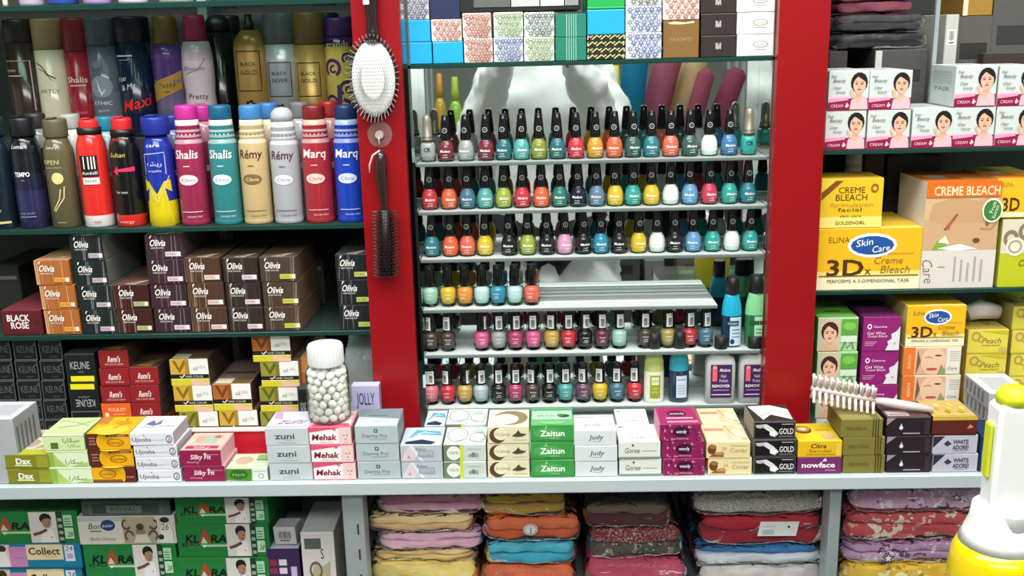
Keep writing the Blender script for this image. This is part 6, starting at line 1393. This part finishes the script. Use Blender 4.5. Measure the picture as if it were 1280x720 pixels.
# ================================================================ white pump bottle standing near the camera
YB = .80; bx = PX(1255, 600, YB)
zq = lambda y: PZ(1255, y, YB)
kx = (PX(1280, 600, YB) - PX(1230, 600, YB)) / 50      # metres per photo pixel there
zfoot = zq(720) - .10
o = empty('pump_bottle', (bx, YB, zfoot)); B = lambda y: zq(y) - zfoot
MB().lathe([(44*kx, 0, 'e8c800'), (58*kx, .004, 'e8c800'), (60*kx, B(715), 'e8c800'), (57*kx, B(690), 'e8c800'), (50*kx, B(676), 'ecd000')], 40, cx=3*kx).obj('bottle', 'gloss', o)
MB().lathe([(49.5*kx, B(675.5), 'efefec'), (44*kx, B(664), 'efefec'), (38*kx, B(648), 'efefec'), (36*kx, B(632), 'efefec'), (30*kx, B(628), 'efefec')], 40, cx=2*kx).obj('shoulder', 'plastic', o)
MB().lathe([(23*kx, B(660), 'e4e4e2'), (24*kx, B(632), 'ececea'), (24*kx, B(630), 'ececea')], 32, cx=4*kx, cy=-15*kx).obj('collar', 'plastic', o)
mb = MB(); mb.box(-22*kx, 23*kx, -20*kx, 18*kx, B(632), B(503), 'f2f2f0', 5*kx); mb.obj('nozzle_column', 'plastic', o)
mb = MB(); mb.lathe([(20*kx, B(502.7), 'd4dc20'), (20*kx, B(494), 'd4dc20'), (17*kx, B(487), 'd4dc20'), (10*kx, B(482.5), 'd4dc20'), (3*kx, B(481), 'd4dc20')], 28, cx=1*kx); mb.obj('nozzle_tip', 'plastic', o)
mb = MB(); mb.box(-27*kx, -22.3*kx, -9*kx, 9*kx, B(594), B(528), 'd0d818', 2*kx); mb.obj('side_lever', 'plastic', o)
tag(o, 'white and yellow pump bottle standing close in front of the shelves', 'bottle')
ct = empty('glass_counter', (bx + .02, YB, 0)); zt = zfoot - .0006
MB().box(-.13, .45, -.20, .12, zt - .01, zt, 'fff').obj('glass_top', 'glass_shelf', ct)
MB().box(-.13, .45, -.19, .11, .05, zt - .0105, 'c8cdcc', .002).obj('counter_body', 'white_laminate', ct)
MB().box(-.12, .43, -.18, .09, 0, .0495, '555').obj('plinth', 'dark_board', ct)
tag(ct, 'low glass topped shop counter under the white pump bottle', 'counter')
# ================================================================ what the mirror shows: the shopper and the other side of the shop
def V(px, py, Yv):
    """where something stands that the back mirror shows at this pixel (Yv: its depth as seen in the mirror)"""
    p = P(px, py, Yv); p.y = 2*YMIR - Yv; return p
YCN = -1.05; YV = 2*YMIR - YCN
ztop = PZ(700, 186, YV)
co = empty('shop_counter', (0, YCN - .3, 0))
MB().box(-1.6, 1.6, 0, .3, .03, ztop - .0205, '4a4844').obj('counter_front', 'dark_board', co)
MB().box(-1.62, 1.62, -.02, .32, ztop - .02, ztop, 'fff').obj('counter_top', 'white_laminate', co)
tag(co, 'long counter on the other side of the shop seen in the mirror', 'counter')
for px0, px1, yt, yb, c, l in ((672, 752, 337, 366, '7a746a', 'grey box with printed flowers seen low in the mirror'), (760, 800, 322, 366, '5a5a58', 'upright grey box seen low in the mirror'), (806, 830, 325, 366, '8a8c8a', 'narrow pale post seen low in the mirror'), (846, 896, 322, 366, '6a6862', 'grey box with worn print seen low in the mirror')):
    Yr = YCN + .03; Yv = 2*YMIR - Yr - .12; xa, xb = PX(px0, 345, Yv), PX(px1, 345, Yv)
    zt_ = PZ((px0 + px1)/2, yt, Yv)
    o = MB().box(xa, xb, Yr, Yr + .12, .001, zt_, c, .002).obj('floor_carton', 'card'); tag(o, l, 'box')
    MB().box(xa + .03, xb - .03, Yr + .1202, Yr + .121, zt_ - .07, zt_ - .03, '3a342c').obj('printed_band', 'print', o)
for kq, (px0, px1, h, c, rot, l) in enumerate(((774, 808, .38, '1a6f96', 6, 'blue rolled fabric'), (800, 836, .40, 'a0566a', 14, 'mauve rolled fabric'), (830, 866, .38, 'd0b286', 16, 'beige rolled fabric'), (856, 880, .30, '93485c', 14, 'dark rose rolled fabric'), (884, 912, .30, '8a4056', 20, 'plum rolled fabric'))):
    Yv = YV + .10 + (kq % 3) * .10; x = PX((px0 + px1)/2 - 8, 140, Yv); r = (PX(px1, 140, Yv) - PX(px0, 140, Yv))/2 * .95
    mb = MB().lathe([(r*.9, .004, c), (r, .02, c), (r*1.02, h*.5, c), (r*.96, h*.92, c), (r*.5, h, c)], 18)
    o = mb.obj('fabric_roll', 'fabric'); o.location = (x, 2*YMIR - Yv, ztop + .001 + math.sin(R(rot))*r); o.rotation_euler = (R(-4), R(rot), 0); tag(o, l + ' leaning on the far counter in the mirror', 'fabric roll')
def mbottle(px, py_top, w, c, capc, lab, py=150, Yoff=.05):
    Yv = YV + Yoff; x = PX(px, py, Yv); h = PZ(px, py_top, Yv) - ztop; r = w/2
    o = empty('spray_bottle', (x, 2*YMIR - Yv, ztop + .0005))
    MB().lathe([(r*.95, 0, c), (r, .01, c), (r, h*.42, c), (r*.8, h*.55, c), (r*.42, h*.68, c)], 22).obj('bottle', 'gloss', o)
    MB().lathe([(r*.46, h*.682, capc), (r*.48, h*.8, capc), (r*.4, h*.82, capc), (r*.36, h, capc)], 18).obj('cap', 'plastic', o); tag(o, lab, 'bottle')
    return o
o = mbottle(768, 82, .10, 'b8b82e', 'ccc81e', 'yellow spray bottle on the far counter in the mirror', Yoff=-.02)
mbottle(570, 96, .07, '8ab83e', 'a8b83a', 'green lotion bottle seen in the mirror')
mbottle(551, 92, .06, 'c8a23a', 'd0902e', 'amber lotion bottle seen in the mirror', Yoff=.14)
mbottle(596, 98, .06, '5aa4b4', '4a94a8', 'pale blue lotion bottle seen in the mirror')
mbottle(612, 94, .07, '8ac84a', '3a7a34', 'pale green lotion bottle seen in the mirror', Yoff=.14)
for px0, px1, l in ((500, 545, 'pale grey curtain behind the far counter by the lotion bottles'), (908, 975, 'pale grey curtain behind the far counter past the fabric rolls')):
    Yv = YV + .45; xa, xb = PX(px0, 120, Yv), PX(px1, 120, Yv); mb = MB(); n = 40
    for i in range(n + 1):
        x = xa + (xb - xa)*i/n; y = 2*YMIR - Yv + .02*math.sin(i*1.1) + .008*math.sin(i*2.7)
        mb.v += [(x, y, .6), (x, y, 2.5), (x, y - .006, .6), (x, y - .006, 2.5)]
    for i in range(n):
        a = 4*i; b = a + 4; c = lin('b6bab8'); mb.face([b, a, a + 1, b + 1], c, True); mb.face([a + 2, b + 2, b + 3, a + 3], c, True)
    tag(mb.obj('curtain', 'fabric'), l, 'curtain')
# ---- the person filming (white shirt), seen only in the mirror
def skin_body(name, joints, edges, mat, parent=None, sub=2):
    me = bpy.data.meshes.new(name); me.from_pydata([j[:3] for j in joints], edges, []); o = link(name, me, parent)
    o.modifiers.new('skin', 'SKIN'); sv = me.skin_vertices[0].data
    for i, j in enumerate(joints): sv[i].radius = (j[3], j[4] if len(j) > 4 else j[3]); sv[i].use_root = (i == 0)
    o.modifiers['skin'].use_smooth_shade = True
    s = o.modifiers.new('sub', 'SUBSURF'); s.levels = sub; s.render_levels = sub
    me.materials.append(MATS[mat]); return o
pmat('shirt_white', 'f0f2f0', rough=.9, spec=.1, noise_amt=.03, nscale=20, bump=.6, bscale=14)
pmat('trousers_dark', '2a2c30', rough=.9, spec=.1, noise_amt=.1)
pmat('hair_black', '14100e', rough=.6, noise_amt=.1)
pmat('phone_black', '0d0e10', rough=.2, noise_amt=.02)
yp = -.36; xp = PX(682, 150, 3.4)
J = [(xp, yp, .93, .17, .12), (xp, yp, 1.08, .155, .11), (xp, yp, 1.25, .14, .105), (xp, yp, 1.38, .11, .075), (xp, yp + .01, 1.46, .055), (xp, yp + .03, 1.54, .055),
     (xp - .15, yp, 1.37, .055), (xp - .26, yp + .05, 1.04, .036), (xp - .12, yp + .27, 1.405, .026), (xp + .15, yp, 1.37, .055), (xp + .26, yp + .05, 1.04, .036), (xp + .06, yp + .27, 1.405, .026),
     (xp - .10, yp, .80, .10), (xp - .11, yp + .02, .48, .066), (xp - .11, yp, .10, .045), (xp - .12, yp + .12, .04, .04), (xp + .10, yp, .80, .10), (xp + .11, yp + .02, .48, .066), (xp + .11, yp, .10, .045), (xp + .12, yp + .12, .04, .04)]
E_ = [(0,1),(1,2),(2,3),(3,4),(4,5),(3,6),(6,7),(7,8),(3,9),(9,10),(10,11),(0,12),(12,13),(13,14),(14,15),(0,16),(16,17),(17,18),(18,19)]
per = skin_body('person', J, E_, 'skin')
tag(per, 'person in a white shirt filming, seen only in the niche mirror', 'person')
sh = [(xp, yp, .80, .25, .15), (xp, yp, 1.0, .22, .145), (xp, yp, 1.24, .17, .140), (xp, yp, 1.385, .13, .098), (xp, yp + .005, 1.435, .075, .07),
      (xp - .145, yp, 1.36, .07), (xp - .26, yp + .05, 1.045, .078), (xp - .124, yp + .262, 1.40, .046), (xp + .145, yp, 1.36, .07), (xp + .26, yp + .05, 1.045, .078), (xp + .064, yp + .262, 1.40, .046), (xp, yp, .76, .27, .155)]
so = skin_body('shirt', sh, [(0,1),(1,2),(2,3),(3,4),(3,5),(5,6),(6,7),(3,8),(8,9),(9,10),(0,11)], 'shirt_white', per, 3)
tx = bpy.data.textures.new('wrinkle', 'CLOUDS'); tx.noise_scale = .075; tx.noise_depth = 2
dm = so.modifiers.new('wrinkle', 'DISPLACE'); dm.texture = tx; dm.strength = .06; dm.mid_level = .5
skin_body('trousers', [(xp, yp, .86, .17, .13), (xp - .10, yp, .78, .115), (xp - .11, yp + .01, .48, .085), (xp - .11, yp, .12, .07), (xp + .10, yp, .78, .115), (xp + .11, yp + .01, .48, .085), (xp + .11, yp, .12, .07)], [(0,1),(1,2),(2,3),(0,4),(4,5),(5,6)], 'trousers_dark', per)
# head with face and hair
bm = bmesh.new(); bmesh.ops.create_uvsphere(bm, u_segments=24, v_segments=18, radius=1)
for v in bm.verts:
    x, y, z = v.co; jaw = 1 - .22*max(0, -z)**1.3
    nose = .16*math.exp(-((x/.14)**2 + ((z + .08)/.2)**2)) if y > 0 else 0
    eye = -.07*(math.exp(-(((x - .38)/.2)**2 + ((z - .08)/.14)**2)) + math.exp(-(((x + .38)/.2)**2 + ((z - .08)/.14)**2))) if y > 0 else 0
    lip = .04*math.exp(-((x/.25)**2 + ((z + .45)/.09)**2)) if y > 0 else 0
    v.co = (x*.076*jaw, (y*(1 + nose + eye + lip))*.095, z*.118)
me = bpy.data.meshes.new('head'); bm.to_mesh(me); bm.free(); me.polygons.foreach_set('use_smooth', [True]*len(me.polygons)); me.materials.append(MATS['skin'])
hd = link('head', me, per, (xp, yp + .05, 1.645), (R(-8), 0, 0))
for s in (-1, 1):
    MB().lathe([(.0035, -.004, 'eee'), (.010, 0, 'eee'), (.0035, .004, '1a120e')], 12).obj('eye', 'plastic', hd, (s*.029, .083, .012)).rotation_euler = (R(-90), 0, 0)
    MB().lathe([(.008, -.006, 'a5714f'), (.016, 0, 'a5714f'), (.012, .006, 'a5714f')], 12).obj('ear', 'skin', hd, (s*.076, -.005, 0)).rotation_euler = (0, R(90), 0)
MB().tube([(-.022, .083, -.052), (0, .089, -.053), (.022, .083, -.052)], [.003, .005, .003], '8a4a40', 8).obj('mouth', 'plastic', hd)
bm = bmesh.new(); bmesh.ops.create_uvsphere(bm, u_segments=24, v_segments=14, radius=1)
bmesh.ops.delete(bm, geom=[v for v in bm.verts if v.co.z < (.42 if v.co.y > 0 else -.35)], context='VERTS')
for v in bm.verts: v.co = (v.co.x*.082, v.co.y*.102 - .003, v.co.z*.126)
me = bpy.data.meshes.new('hair'); bm.to_mesh(me); bm.free(); me.materials.append(MATS['hair_black']); link('hair', me, hd)
# hands holding the phone
for s, hx in ((-1, xp - .12), (1, xp + .06)):
    w = Vector((hx, yp + .27, 1.405)); tgt = Vector((xp - .03 + s*.045, yp + .335, 1.465))
    d = (tgt - w)
    Jh = [tuple(w) + (.026, .022), tuple(w + d*.5) + (.034, .016), tuple(w + d*.85) + (.034, .014)]; Eh = [(0,1),(1,2)]
    for k in range(4):
        b0 = w + d*.9 + Vector((0, -.004, -.028 + .019*k)); ln = (.052, .066, .07, .06)[k]
        i = len(Jh); Jh += [tuple(b0) + (.0092,), tuple(b0 + Vector((-s*ln*.4, .022, .006))) + (.0085,), tuple(b0 + Vector((-s*ln*.8, .020, .008))) + (.0075,)]; Eh += [(2, i), (i, i+1), (i+1, i+2)]
    i = len(Jh); b0 = w + d*.45; Jh += [tuple(b0 + Vector((-s*.018, -.016, .012))) + (.0105,), tuple(b0 + Vector((-s*.03, -.022, .038))) + (.009,)]; Eh += [(1, i), (i, i+1)]
    skin_body('hand', Jh, Eh, 'skin', per)
ph = MB().box(-.038, .038, -.004, .004, -.075, .075, '0d0e10', .003).obj('phone', 'phone_black'); ph.location = (xp - .03, yp + .338, 1.475); tag(ph, 'black phone held up by the person in the mirror', 'phone')

# ---- black clothing packs lying on the cartons behind the face cream boxes
zt0 = PZ(1127, 62, 1.575) + .001; zt1 = PZ(1100, 40, 1.575); zt2 = PZ(1100, 16, 1.575)
GQ = 'dark clothing packs behind the face cream boxes'
pack(1042, 1163, 40, 62, [('26262a', 1), ('1b1b1d', 1)], 'lower black folded clothing pack on the cartons behind the face boxes', GQ, Y=1.575, z0=zt0, z1=zt1 - .0005, depth=.16)
pack(1046, 1160, 16, 40, [('2c2c30', 1), ('38383c', 1)], 'upper black folded clothing pack on the cartons behind the face boxes', GQ, Y=1.575, z0=zt1, z1=zt2 - .0005, depth=.16)
pack(1048, 1150, -14, 14, [('7a4450', 1), ('8a4c58', 1)], 'dusty rose folded clothing on the black packs', GQ, Y=1.575, z0=zt2, z1=zt2 + .035, depth=.16, wrap=False)
